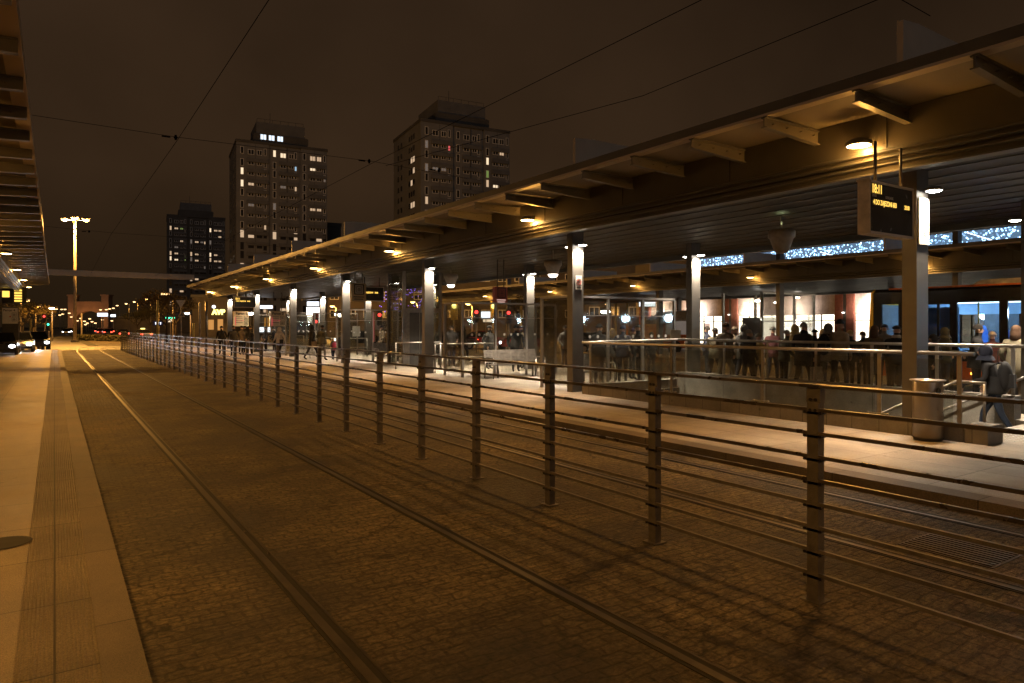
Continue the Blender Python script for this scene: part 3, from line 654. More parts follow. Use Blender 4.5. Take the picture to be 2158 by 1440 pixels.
pp = MB().box(0, .42, 0, .012, 0, .30); tag(pp.build('notice_sheet', 'cream', loc=at(1413, 718, 19.3)), 'pale notice on the right end of the second shelter', 'notice')
def bench(x, y, label, L_=1.9, rz=0):
    t_ = thing('steel_bench', label, 'bench', (x, y, HP), rz, 'steel platform benches')
    s = MB()
    for q in range(9): s.box(0, L_, -.22 + q * .05, -.185 + q * .05, .43, .455)
    s.build('seat', 'steel_dark', t_); s = MB()
    for q in range(9): s.prism([(.24 + q * .012, .50 + q * .047), (.265 + q * .012, .50 + q * .047), (.275 + q * .012, .537 + q * .047), (.25 + q * .012, .537 + q * .047)], 0, L_, ax='x')
    s.build('backrest', 'steel_dark', t_)
    for q in (.02, L_ - .02): MB().path([(q, -.25, 0), (q, -.25, .62), (q, -.22, .66), (q, .22, .66), (q, .25, .62), (q, .30, 0)], .022, 8).build('armrest', 'steel', t_)
    for q in (.35, L_ - .35): MB().cyl((q, 0, 0), (q, 0, .43), .035, n=8).lathe([(.11, 0), (.10, .015), (.03, .02)], (q, 0, 0), 12).build('leg', 'steel_dark', t_)
    return t_
bench(11.75, 18.9, 'slatted steel bench in front of the middle glass shelter', 2.1)
bench(11.9, 14.7, 'steel bench inside the second glass shelter behind the balustrade', 1.3)
bench(12.4, 29.9, 'steel bench by the lift shaft, partly behind the fence', 1.2)
lf = thing('glass_lift', 'glass lift shaft with dark metal doors behind the third pillar', 'lift', (12.45, 27.0, HP))
for (a, b) in ((0, 0), (1.75, 0), (0, 1.6), (1.75, 1.6)): MB().box(a, a + .12, b, b + .12, 0, 4.1).build('corner_post', 'steel_dark', lf)
MB().box(.12, 1.75, 0, .10, 2.3, 2.5).box(.12, .3, .0, .10, 0, 2.3).build('door_frame', 'steel_dark', lf)
MB().box(.3, .78, .02, .06, 0, 2.3).build('door', 'dark_shell', lf); MB().box(.80, 1.28, .02, .06, 0, 2.3).build('door', 'dark_shell', lf); MB().box(.785, .795, .01, .06, 0, 2.3).build('door_seal', 'steel', lf)
MB().box(.12, 1.75, .04, .05, 2.5, 4.05).build('glass_pane', 'glass', lf); MB().box(.04, .05, .12, 1.6, 0.1, 4.05).build('glass_pane', 'glass_panel', lf)
MB().box(1.3, 1.75, .04, .05, .1, 2.3).build('glass_pane', 'glass', lf); MB().box(1.81, 1.82, .12, 1.6, .1, 4.05).build('glass_pane', 'glass', lf)
MB().box(.05, 1.8, 1.64, 1.66, .1, 4.05).build('glass_pane', 'glass', lf)
# low steel guard rails on the platform
for (x, y, L_, l) in ((11.3, 36.2, 3.2, 'low steel guard rail across the platform near the pale hooded woman'), (11.3, 25.2, 2.0, 'low steel guard rail left of the third pillar'), (12.2, 50.2, 3.0, 'low steel guard rail at the far end of the platform'), (11.6, 22.4, 2.6, 'steel guard rail behind the middle glass shelter')):
    t_ = thing('guard_rail', l, 'railing', (x, y, HP)); MB().path([(0, 0, 0), (0, 0, 1.05), (L_, 0, 1.05), (L_, 0, 0)], .024, 8).build('frame', 'steel', t_); MB().path([(0, 0, .55), (L_, 0, .55)], .018, 8).build('rail', 'steel', t_)

# ------------------------------------------------------------------ people
def person(label, x, y, z, h=1.74, face=0, coat='black', legs='navy', head='hat', headcol='black', walk=0, lean=0, armbend=.3, coatlen=.82, wide=1, scarf=None, group=None):
    t_ = put('person', None, None, (x, y, z), face); tag(t_, label, 'person', group)
    k = h / 1.75; W = wide
    st_ = .34 * walk
    J = {}
    def j(n_, p, r): J[n_] = (Vector(p), r)
    ly = lean
    j('pel', (0, 0, .93), (.155 * W, .125)); j('waist', (0, .02 + ly * .3, 1.08), (.15 * W, .12)); j('chest', (0, .02 + ly * .7, 1.30), (.175 * W, .13)); j('neck', (0, .03 + ly, 1.47), (.06, .06))
    j('jaw', (0, .055 + ly * 1.1, 1.56), (.062, .072)); j('skull', (0, .045 + ly * 1.1, 1.645), (.078, .092)); j('crown', (0, .03 + ly * 1.1, 1.70), (.055, .065))
    j('nose', (0, .145 + ly * 1.1, 1.605), (.012, .012))
    for s, n_ in ((-1, 'L'), (1, 'R')):
        j('sh' + n_, (s * .185 * W, .01 + ly * .8, 1.40), (.068, .068)); a = armbend
        sw = -s * .16 * walk
        j('el' + n_, (s * .25 * W, -.05 + sw * .5 + ly * .8, 1.13), (.055, .055)); j('wr' + n_, (s * .24 * W, .04 + sw + a * .35 + ly * .8, .90 + a * .25), (.036, .036))
        hx, hy, hz = s * .235 * W, .055 + sw + a * .42 + ly * .8, .83 + a * .25
        j('pa' + n_, (hx, hy, hz), (.03, .036))
        for q in range(4): j('f%d%s' % (q, n_), (hx - s * .008, hy - .027 + q * .019, hz - .075 - (.012 if q in (1, 2) else 0)), (.0085, .0085)); j('g%d%s' % (q, n_), (hx - s * .03, hy - .02 + q * .018, hz - .105 - (.01 if q in (1, 2) else 0)), (.008, .008))
        j('t' + n_, (hx - s * .02, hy + .05, hz - .025), (.010, .010))
        fy = s * st_
        j('hip' + n_, (s * .09, 0, .88), (.095, .10)); j('kn' + n_, (s * .095, fy * .55 + (.05 if walk else .01), .49), (.062, .065))
        j('an' + n_, (s * .10, fy - .02, .10 + (.07 if walk and fy < 0 else 0)), (.045, .045)); j('to' + n_, (s * .115, fy + .13, .045 + (.0 if fy >= 0 or not walk else .02)), (.04, .032))
    E = [('pel', 'waist', 1), ('waist', 'chest', 1), ('chest', 'neck', 1), ('neck', 'jaw', 0), ('jaw', 'skull', 0), ('skull', 'crown', 0), ('skull', 'nose', 0)]
    for n_ in 'LR':
        E += [('chest', 'sh' + n_, 1), ('sh' + n_, 'el' + n_, 1), ('el' + n_, 'wr' + n_, 1), ('wr' + n_, 'pa' + n_, 0), ('pa' + n_, 't' + n_, 0)]
        for q in range(4): E += [('pa' + n_, 'f%d%s' % (q, n_), 0), ('f%d%s' % (q, n_), 'g%d%s' % (q, n_), 0)]
        E += [('pel', 'hip' + n_, 2), ('hip' + n_, 'kn' + n_, 2), ('kn' + n_, 'an' + n_, 2), ('an' + n_, 'to' + n_, 3)]
    names = list(J); idx = {n_: i for i, n_ in enumerate(names)}
    me = bpy.data.meshes.new('body'); me.from_pydata([J[n_][0] * k for n_ in names], [(idx[a], idx[b]) for a, b, c in E], []); me.update()
    o = bpy.data.objects.new('tmp', me); C.objects.link(o)
    md = o.modifiers.new('s', 'SKIN')
    sd = me.skin_vertices[0].data
    for i, n_ in enumerate(names): sd[i].radius = (J[n_][1][0] * k, J[n_][1][1] * k); sd[i].use_root = (n_ == 'pel')
    ss = o.modifiers.new('u', 'SUBSURF'); ss.levels = 1
    dg = bpy.context.evaluated_depsgraph_get(); m2 = bpy.data.meshes.new_from_object(o.evaluated_get(dg)); bpy.data.objects.remove(o)
    m2.materials.clear()
    for mm in ('skin', 'cl_' + coat, 'cl_' + legs, 'cl_black'): m2.materials.append(M[mm])
    segs = [(J[a][0] * k, J[b][0] * k, c) for a, b, c in E if not (a[0] == 'f' or a in ('chest',) and False)]
    for p in m2.polygons:
        c = p.center; best = 9; cl = 1
        for a, b, q in segs:
            ab = b - a; tt = max(0, min(1, (c - a).dot(ab) / ab.length_squared)); d = (c - (a + ab * tt)).length
            if q == 1: d -= .05 * k
            if d < best: best = d; cl = q
        p.material_index = cl; p.use_smooth = True
    put('body', m2, t_)
    # coat skirt, closed tube from waist to hem
    hem = coatlen * k; w0 = .175 * W * k
    MB().lathe([(w0 * .9, 1.18 * k), (w0, 1.05 * k), (w0 * 1.08, .95 * k), (w0 * 1.12, hem), (w0 * 1.02, hem - .01), (w0 * .9, hem + .05)], (0, .01, 0), 16, sx=1, sy=.82).build('coat', 'cl_' + coat, t_)
    cy_, cz = (.045 + ly * 1.1) * k, 1.645 * k
    if head == 'hat':
        MB().sphere((0, cy_ - .005, cz + .012 * k), .094 * k, .108 * k, .118 * k, 14, 5, z0=.05, z1=.999).lathe([(.096 * k, .0), (.103 * k, .008 * k), (.103 * k, .035 * k), (.095 * k, .045 * k)], (0, cy_ - .005, cz + .012 * k), 14, sy=1.12).build('hat', 'cl_' + headcol, t_)
    elif head == 'hood':
        MB().sphere((0, cy_ - .035 * k, cz - .01 * k), .112 * k, .118 * k, .14 * k, 14, 8, z0=-.9, z1=.999).lathe([(.16 * k, -.17 * k), (.13 * k, -.11 * k), (.10 * k, -.08 * k)], (0, cy_ - .035 * k, cz), 14).build('hood', 'cl_' + headcol, t_)
    elif head == 'cap':
        MB().sphere((0, cy_, cz + .02 * k), .092 * k, .106 * k, .09 * k, 14, 5, z0=.0, z1=.999).prism([(cy_ + .08 * k, cz + .03 * k), (cy_ + .17 * k, cz + .015 * k), (cy_ + .17 * k, cz + .022 * k), (cy_ + .08 * k, cz + .045 * k)], -.06 * k, .06 * k, ax='x').build('cap', 'cl_' + headcol, t_)
    else:
        lo = {'short': -.15, 'long': -.75}[head]
        h_ = MB().sphere((0, cy_ - .02 * k, cz + .01 * k), .092 * k, .104 * k, .105 * k, 14, 6, z0=lo, z1=.999)
        if head == 'long': h_.lathe([(.092 * k, 0), (.105 * k, -.09 * k), (.10 * k, -.19 * k), (.05 * k, -.22 * k)], (0, cy_ - .055 * k, cz), 12, sy=.7)
        h_.build('hair', 'cl_' + headcol, t_)
    MB().sphere((-.03 * k, cy_ + .085 * k, cz - .005), .009, .006, .006, 6, 4).sphere((.03 * k, cy_ + .085 * k, cz - .005), .009, .006, .006, 6, 4).build('eyes', 'eye', t_)
    MB().sphere((-.083 * k, cy_ - .005, cz - .02 * k), .01 * k, .02 * k, .03 * k, 6, 4).sphere((.083 * k, cy_ - .005, cz - .02 * k), .01 * k, .02 * k, .03 * k, 6, 4).build('ears', 'skin', t_)
    MB().box(-.022 * k, .022 * k, cy_ + .075 * k, cy_ + .083 * k, cz - .075 * k, cz - .068 * k).build('mouth', 'cl_wine', t_)
    if scarf: MB().lathe([(.085 * k, 1.43 * k), (.105 * k, 1.46 * k), (.10 * k, 1.51 * k), (.075 * k, 1.525 * k)], (0, (.035 + ly) * k, 0), 14).build('scarf', 'cl_' + scarf, t_)
    return t_
def pack(label, x, y, z, face, col, k=1.0, off=.19, up=1.02, name='backpack'):
    b = MB(); b.sphere((0, -off, up + .22), .16 * k, .10 * k, .25 * k, 14, 8); b.box(-.11 * k, .11 * k, -off - .13 * k, -off - .05 * k, up + .04, up + .24 * k)
    t_ = put(name, None, None, (x, y, z), face); tag(t_, label, 'bag'); b.build('body', 'cl_' + col, t_)
    for s in (-1, 1): MB().path([(s * .10 * k, -off + .02, up + .42 * k), (s * .11 * k, -.04, up + .47), (s * .11 * k, .13, up + .36), (s * .11 * k, .145, up + .15)], .014, 6).build('strap', 'cl_black', t_)
def handbag(label, x, y, z, face, col, px=.27, py=.05, pz=.55, s=1, mt='cl_'):
    t_ = put('bag', None, None, (x, y, z), face); tag(t_, label, 'bag')
    MB().prism([(-.15 * s, 0), (.15 * s, 0), (.13 * s, .28 * s), (-.13 * s, .28 * s)], px - .05, px + .05, ax='x').build('body', mt + col, t_); 
    t_.children[0].location = (0, py, pz - .3)
    MB().path([(px, py - .09 * s, pz - .04), (px, py - .04, pz + .26), (px, py + .04, pz + .26), (px, py + .09 * s, pz - .04)], .008, 5).build('handle', 'cl_black', t_)
def ground_at(u, zc, z=HP):
    X, Y, _ = at(u, 689, zc); return X, Y
def who(label, u, zc, z=HP, face=0, **kw):
    X, Y = ground_at(u, zc); person(label, X, Y, z, face=R(face), **kw); return X, Y
# face: 0 looks along the tracks (away); 180 towards the camera side; -90 to the right; 90 to the left
who('person in a dark padded coat standing left of the waiting group', 467, 41.5, face=150, coat='black', legs='black', head='short', headcol='hair_dark', wide=1.15)
who('person with a big dark coat at the front of the waiting group', 492, 39.5, face=170, coat='black', legs='navy', head='hat', headcol='black', wide=1.2)
who('person in a brown coat in the middle of the waiting group', 508, 41, face=-150, coat='brown', legs='black', head='short', headcol='hair_brown')
who('person in an olive jacket at the right of the waiting group', 517, 42.5, face=120, coat='olive', legs='navy', head='short', headcol='hair_dark')
who('dark figure standing beside the sixth pillar', 530, 40, face=90, coat='black', legs='black', head='short', headcol='hair_dark', wide=.95)
X, Y = who('woman in a cream hooded jacket walking away along the platform', 589, 35.5, face=8, coat='cream', legs='black', head='hood', headcol='cream', walk=1, h=1.66, coatlen=.9)
handbag('black bag on the back of the cream hooded woman', X, Y, HP, R(8), 'black', .0, -.2, 1.0, 1.2)
X, Y = who('tall person in a long black coat walking with the child', 657, 34.2, face=-80, coat='black', legs='black', head='hood', headcol='black', walk=1, h=1.76, coatlen=.75)
handbag('brown shoulder bag beside the walking person in black', X, Y, HP, R(-80), 'brown', .26, 0, .98, 1.0)
who('stocky man in an olive padded jacket carrying bags', 678, 34.0, face=-70, coat='olive', legs='grey', head='short', headcol='hair_dark', walk=.4, h=1.76, wide=1.35, armbend=.8)
X, Y = who('small child in a grey hat with a pink backpack', 702, 34.5, face=0, coat='grey', legs='navy', head='hat', headcol='grey', h=1.10, walk=.5, coatlen=.8)
pack('bright pink backpack on the small child', X, Y, HP, 0, 'pink', .85, .17, .50)
who('child in a dark jacket walking beside the child with the pink backpack', 715, 35.0, face=0, coat='navy', legs='cream', head='short', headcol='hair_blond', h=1.28, walk=.5)
who('dark silhouette standing behind the fifth pillar', 560, 46, face=100, coat='black', legs='black', head='short', headcol='hair_dark', h=1.7)
who('dark silhouette bending slightly behind the guard rail', 578, 46, face=40, coat='black', legs='black', head='short', headcol='hair_dark', h=1.62)
who('person in black standing behind the bench glass, left one', 1087, 25.5, face=160, coat='black', legs='black', head='hat', headcol='black', wide=1.25)
who('person in black standing behind the bench glass, right one', 1030, 27.0, face=200, coat='black', legs='black', head='hat', headcol='black', wide=1.3)
who('person in a brown coat behind the bench, next to the two in black', 1100, 27.5, face=90, coat='brown', legs='black', head='short', headcol='hair_dark')
who('dark silhouette with crossed arms at the left end of the middle shelter', 952, 29.0, face=150, coat='black', legs='navy', head='short', headcol='hair_dark', armbend=1.0)
who('person in an olive coat between the bench glass and the third pillar', 976, 33.0, face=-90, coat='olive', legs='black', head='hood', headcol='olive', walk=.7)
who('person in a brown coat crossing left of the lift', 806, 38.0, face=90, coat='brown', legs='black', head='hat', headcol='navy', walk=.8)
who('pair of shoulders in grey right of the bench shelter glass', 1152, 31.0, face=60, coat='grey', legs='black', head='short', headcol='hair_brown', h=1.70)
who('distant man in a grey jacket beyond the second shelter', 1190, 27.5, face=180, coat='grey', legs='navy', head='short', headcol='hair_dark')
who('man in a dark hat and padded coat at the left in the shelter', 1262, 19.8, face=-70, coat='black', legs='navy', head='hat', headcol='black', wide=1.1, h=1.76)
who('blonde woman in a dark jacket inside the shelter', 1291, 20.9, face=-30, coat='grey', legs='black', head='long', headcol='hair_blond', h=1.64)
who('person in a navy coat in the middle of the shelter', 1312, 20.2, face=-60, coat='navy', legs='black', head='hat', headcol='navy', h=1.72, wide=1.1)
who('man in a dark cap and black leather jacket in the shelter', 1348, 20.4, face=70, coat='black', legs='black', head='cap', headcol='black', h=1.76, wide=1.15)
who('woman facing the capped man in the shelter', 1332, 21.7, face=-100, coat='brown', legs='black', head='short', headcol='hair_brown', h=1.64)
who('woman in a black coat standing right of the capped man', 1372, 21.9, face=170, coat='black', legs='black', head='short', headcol='hair_dark', h=1.52, scarf='wine')
who('person in a tan coat half hidden by the post right of the shelter', 1459, 21.2, face=-90, coat='beige', legs='brown', head='long', headcol='hair_brown', h=1.7)
R_ = [('man with glasses in a brown jacket walking right', 1528, 18.6, -90, dict(coat='brown', legs='khaki', head='short', headcol='hair_brown', walk=.8, h=1.80, wide=1.1)),
      ('person in a dark jacket behind the man with glasses', 1506, 20.0, -80, dict(coat='khaki', legs='black', head='short', headcol='hair_dark', walk=.6, h=1.66)),
      ('woman in a woolly brown hat behind the man with glasses', 1547, 20.0, -90, dict(coat='brown', legs='black', head='hat', headcol='brown', h=1.68)),
      ('person in a pale grey hooded jacket walking right', 1568, 18.9, -85, dict(coat='grey', legs='navy', head='hood', headcol='grey', walk=1, h=1.74, wide=1.1)),
      ('person in a dark jacket in front of the pale hooded one', 1577, 17.6, -90, dict(coat='black', legs='black', head='short', headcol='hair_grey', walk=.5, h=1.62)),
      ('child in a mustard hat and tan coat', 1597, 18.3, -80, dict(coat='mustard', legs='black', head='hat', headcol='khaki', h=1.50, walk=.3)),
      ('person in a light yellow coat behind the grey-haired man', 1675, 19.4, -90, dict(coat='mustard', legs='beige', head='hood', headcol='mustard', h=1.74, walk=.6)),
      ('grey-haired man in a long black coat walking right', 1692, 17.2, -90, dict(coat='black', legs='black', head='short', headcol='hair_grey', h=1.80, walk=.6, coatlen=.7, wide=1.1)),
      ('short person in a dark cap looking at a phone', 1717, 17.6, -60, dict(coat='navy', legs='black', head='cap', headcol='black', h=1.62, armbend=.9)),
      ('person in a pale hooded jacket with a dark backpack', 1745, 17.3, -90, dict(coat='cream', legs='khaki', head='hood', headcol='grey', walk=1, h=1.76)),
      ('tall man in a black beanie and beige coat', 1768, 17.0, -90, dict(coat='beige', legs='black', head='hat', headcol='black', h=1.86, walk=.5)),
      ('woman with short blond hair in a black coat', 1790, 18.4, -100, dict(coat='black', legs='black', head='short', headcol='hair_blond', h=1.60)),
      ('small dark figure in front of the yellow edge of the bus', 1817, 18.6, -90, dict(coat='black', legs='black', head='short', headcol='hair_brown', h=1.56)),
      ('woman with long brown hair in a brown coat by the bus', 1842, 16.4, -90, dict(coat='brown', legs='black', head='long', headcol='hair_brown', h=1.72, coatlen=.6)),
      ('person in a black cap with a pale hood at the first bus window', 1887, 16.0, -100, dict(coat='black', legs='black', head='cap', headcol='black', scarf='cream', h=1.72, wide=1.2)),
      ('hunched dark figure right of the nearest pillar', 1968, 16.2, 60, dict(coat='black', legs='black', head='hood', headcol='black', h=1.5)),
      ('woman in black with hair tied up facing the bus window', 2057, 14.6, -150, dict(coat='black', legs='black', head='short', headcol='hair_dark', h=1.74, wide=1.15)),
      ('woman with long brown hair in a light coat at the right edge', 2140, 14.2, -90, dict(coat='khaki', legs='brown', head='long', headcol='hair_brown', h=1.72, coatlen=.6)),
      ('dark haired person turned away between the pillar and the mustard-hatted child', 1492, 21.5, 20, dict(coat='navy', legs='black', head='short', headcol='hair_dark', h=1.70)),
      ('person in a wine red jacket right of the mustard-hatted child', 1628, 20.5, -70, dict(coat='wine', legs='navy', head='hat', headcol='grey', h=1.68, walk=.5)),
      ('stooping person in an olive coat left of the dark far pillar', 1652, 18.6, -110, dict(coat='olive', legs='black', head='short', headcol='hair_grey', h=1.60, lean=.06)),
      ('girl with long blond hair in a pink scarf behind the small capped person', 1733, 20.2, -90, dict(coat='grey', legs='navy', head='long', headcol='hair_blond', h=1.62, scarf='pink')),
      ('man in a grey coat with a cap beside the brown-haired woman at the bus', 1864, 18.2, -60, dict(coat='grey', legs='black', head='cap', headcol='navy', h=1.76)),
      ('person in an olive hood waiting at the middle bus door', 1990, 17.4, -120, dict(coat='olive', legs='navy', head='hood', headcol='olive', h=1.66, armbend=.8)),
      ('small person in a cream hat in front of the right bus window', 2092, 16.6, -60, dict(coat='wine', legs='black', head='hat', headcol='cream', h=1.56))]
for l, u, zc, fc, kw in R_:
    X, Y = who(l, u, zc, face=fc, **kw)
    if u == 1745: pack('dark backpack on the person in the pale hooded jacket', X, Y, HP, R(fc), 'black', 1.1)
    if u == 2140: handbag('cream shoulder bag of the woman at the right edge', X, Y, HP, R(fc), 'cream', -.3, 0, .95, .95)
    if u == 1887: handbag('pale plastic carrier bag hanging left of the nearest pillar', X, Y, HP, R(fc), 'white', .28, .1, .62, 1.3)
    if u == 1692: handbag('light shopping bags carried by the man in the long black coat', X, Y, HP, R(fc), 'cream', .3, .1, .6, 1.4)
X, Y = 14.02, 5.36
person('person in a dark hood with a dark backpack going down the stairs', X, Y, HP - .165 * 2, 1.68, R(12), 'black', 'jeans', 'hood', 'navy', walk=.8, lean=.13, armbend=.5, coatlen=.86, wide=1.15)
pack('black backpack worn by the person going down the stairs', X, Y, HP - .33, R(12), 'black', 1.15, .14, .90)

# ------------------------------------------------------------------ bus
BX, BY1, BY0 = 21.1, 11.5, -1.2
bus = thing('city_bus', 'city bus with dark window band, yellow end and lit blue interior', 'bus', (0, 0, 0))
BH = 2.98; BW = 2.5
def bbox(x0, x1, y0, y1, z0, z1, nm, mt): return MB().box(x0, x1, y0, y1, z0, z1).build(nm, mt, bus)
prof = [(BX, 2.55), (BX, 2.86), (BX + .12, 2.97), (BX + BW - .12, 2.97), (BX + BW, 2.86), (BX + BW, 2.55)]
MB().prism(prof, BY0, BY1 - .12).build('roof', 'bus_dark', bus)
MB().box(BX - .008, BX + .02, BY0, BY1 - .6, 2.93, 2.98).build('roof_stripe', 'bus_orange', bus)
MB().prism([(BY1 - .12, .3), (BY1 + .06, .32), (BY1 + .04, 1.2), (BY1 - .05, 2.86), (BY1 - .14, 2.97)], BX + .0, BX + BW, ax='x').build('end_panel', 'bus_yellow', bus)
wins = [(11.12, 10.62, 1.1, 2.5, 'em_w'), (9.82, 9.2, .42, 2.46, 'door'), (9.02, 7.98, 1.0, 2.5, 'w'), (7.78, 6.6, 1.0, 2.5, 'w'), (6.4, 5.2, .42, 2.46, 'door'), (5.0, 3.2, 1.0, 2.5, 'w'), (3.0, 1.2, 1.0, 2.5, 'w'), (1.0, -.8, 1.0, 2.5, 'w')]
prev = BY1 - .12
for (a, b, zb, zt, kd) in wins:
    bbox(BX, BX + .06, a, prev, .32, 2.55, 'side_panel', 'bus_dark'); prev = b
    bbox(BX, BX + .06, b, a, zt, 2.55, 'side_panel', 'bus_dark')
    if kd == 'door':
        d = bbox(BX + .02, BX + .03, b, a, zb, zt, 'door', 'glass'); MB().box(BX + .005, BX + .045, (a + b) / 2 - .03, (a + b) / 2 + .03, zb, zt).build('door_seal', 'bus_dark', d)
        bbox(BX, BX + .06, b, a, .32, zb, 'side_panel', 'bus_dark')
    else:
        bbox(BX + .02, BX + .03, b, a, zb, zt, 'window', 'glass')
        bbox(BX, BX + .06, b, a, .85, zb, 'side_panel', 'bus_dark'); bbox(BX - .004, BX + .06, b, a, .32, .85, 'skirt_panel', 'bus_orange')
bbox(BX, BX + .06, BY0, prev, .32, 2.55, 'side_panel', 'bus_dark')
bbox(BX - .012, BX - .002, 11.15, 10.9, .75, 1.02, 'label_panel', 'bus_yellow')
bbox(BX + .06, BX + BW, BY0, BY1 - .13, .36, .42, 'floor', 'bus_in_dark'); bbox(BX + BW - .06, BX + BW - .02, BY0, BY1 - .13, .42, 1.15, 'inner_wall', 'bus_in'); bbox(BX + BW - .06, BX + BW - .02, BY0, BY1 - .13, 2.2, 2.55, 'inner_wall', 'bus_in')
for q in range(6): bbox(BX + BW - .06, BX + BW - .02, BY0 + q * 2.4, BY0 + q * 2.4 + (.5 if q % 2 else .9), 1.15, 2.2, 'inner_wall', 'bus_in_dark')
bbox(BX + .1, BX + BW - .1, BY1 - .22, BY1 - .20, .42, 2.5, 'inner_end', 'bus_in_dark'); bbox(BX + BW - .035, BX + BW - .03, BY0, BY1 - .13, 1.15, 2.2, 'window', 'glass_dark')
bbox(BX + .9, BX + .94, 9.35, 10.2, .42, 2.4, 'partition', 'bus_in'); bbox(BX + .86, BX + .895, 9.4, 9.7, 1.35, 1.75, 'notice_board', 'paper'); bbox(BX + .3, BX + .42, 9.22, 9.34, 1.15, 1.42, 'ticket_machine', 'bus_yellow')
bbox(BX + .298, BX + .30, 9.245, 9.315, 1.27, 1.36, 'ticket_screen', 'ink')
for q in range(10):
    yy = 10.9 - q * 1.15
    if 9.0 < yy < 10.3: continue
    s_ = MB().box(BX + .35, BX + .8, yy - .05, yy, .85, 1.72).box(BX + .35, BX + .8, yy - .42, yy - .05, .82, .9); s_.sphere((BX + .575, yy - .025, 1.72), .2, .04, .14, 12, 5); s_.build('seat', 'seat_blue', bus)
    s_ = MB().box(BX + 1.75, BX + 2.2, yy - .05, yy, .85, 1.72).box(BX + 1.75, BX + 2.2, yy - .42, yy - .05, .82, .9); s_.sphere((BX + 1.975, yy - .025, 1.72), .2, .04, .14, 12, 5); s_.build('seat', 'seat_blue', bus)
for yy in (10.55, 8.6, 7.2, 5.1, 3.6): MB().path([(BX + .32, yy, .42), (BX + .32, yy, 2.5)], .018, 8).build('grab_pole', 'bus_yellow', bus)
bbox(BX + 1.1, BX + 1.25, BY0 + .3, BY1 - .5, 2.50, 2.53, 'ceiling_light', 'em_busceil')
for yy in (9.8, 7.2, 4.5, 1.5): light('POINT', 130, (.55, .78, 1), (BX + 1.2, yy, 2.2), bus, .15)
for yy in (10.85, 8.62, 5.8, 3.0): bbox(BX - .02, BX - .005, yy - .04, yy + .04, .50, .545, 'marker_light', 'em_amber')
for yy in (10.4, 2.0):
    w_ = MB().cyl((BX - .01, yy, .42), (BX + .3, yy, .42), .44, n=24).build('wheel', 'tyre', bus)
    MB().cyl((BX - .03, yy, .42), (BX + .02, yy, .42), .22, n=16).build('rim', 'steel_dark', w_)
# roof unit on the bus
MB().prism([(8.9, 2.98), (8.6, 3.14), (5.6, 3.16), (5.2, 2.98)], BX + .5, BX + 2.0, ax='x').build('roof_unit', 'bus_white', bus)

# ------------------------------------------------------------------ shopping building beyond
ml = thing('shopping_building', 'bright shop facade with tiled wall, brick pilasters and glowing shop windows', 'building', (0, 0, 0))
FXX = 58.0
MB().box(FXX, FXX + 14, -14, 60, 5.6, 15).build('wall', 'plaster_dark', ml)
MB().box(FXX + .15, FXX + .5, -14, 60, 2.95, 5.6).build('tiled_wall', 'tile', ml)
MB().box(FXX + 2.4, FXX + 2.6, -14, 60, 0, 2.95).build('shop_interior', 'em_shop', ml)
MB().box(FXX + .15, FXX + 14, -14, 60, 15, 15.3).build('roof', 'plaster_dark', ml)
yy = 59.3
while yy > -12:
    MB().box(FXX - .05, FXX + .3, yy - .75, yy, 0, 5.6).box(FXX - .05, FXX + .3, yy - 1.75, yy - 1.05, 0, 5.6).build('pilaster', 'brick_red', ml)
    MB().box(FXX - .02, FXX + .2, yy - 1.05, yy - .75, 0, 5.6).build('downpipe', 'dark_shell', ml)
    for q in range(8):
        a = yy - 1.8 - q * 1.3
        MB().box(FXX + .2, FXX + .26, a - 1.25, a, .0, 2.75).build('shop_window', 'glass', ml)
        MB().box(FXX + .17, FXX + .28, a - 1.3, a - 1.22, .0, 2.95).box(FXX + .17, FXX + .28, a - 1.22, a, 2.35, 2.42).build('window_frame', 'dark_shell', ml)
        if q in (0, 2, 3, 5): MB().box(FXX + 1.4, FXX + 1.5, a - 1.0, a - .3, .4 + .2 * q, 1.2 + .2 * q).build('shop_display', ('em_shop2', 'em_shop', 'em_pink', 'em_shop2', 'em_shop', 'em_poster')[q], ml)
    MB().lathe([(.001, 0), (.12, .02), (.12, .1), (.001, .12)], (FXX - .25, yy - .9, 3.0), 10).build('wall_lamp', 'em_shop2', ml)
    light('SPOT', 700, (1, .84, .74), (FXX - .9, yy - 3.2, 3.4), ml, .2, (0, R(-95), 0), 150, .5); light('SPOT', 700, (1, .84, .74), (FXX - .9, yy - 8.5, 3.4), ml, .2, (0, R(-95), 0), 150, .5)
    light('POINT', 60, (1, .84, .74), (FXX - 1.2, yy - 6, 2.2), ml, .3)
    yy -= 12.3
lc = MB().box(FXX - .12, FXX - .06, -8, 51, 6.6, 9.1).box(FXX - .12, FXX - .06, 52.5, 55, 7.0, 8.2); tag(lc.build('light_curtain', 'led_net'), 'curtain of sparkling blue-white bulbs on the facade above the far canopy', 'decorative lights')
mk = MB()
for (a, b, c, d) in ((36, 31, 8.6, 6.9), (31, 27, 6.9, 9.2), (20, 15, 8.9, 7.0), (15, 10, 7.2, 9), (24, 20, 9, 7.2)): mk.cyl((FXX - .2, a, c), (FXX - .2, b, d), .035, n=5)
tag(mk.build('light_garland', 'em_sign_white'), 'zigzag white light garland across the blue light curtain', 'decorative lights')
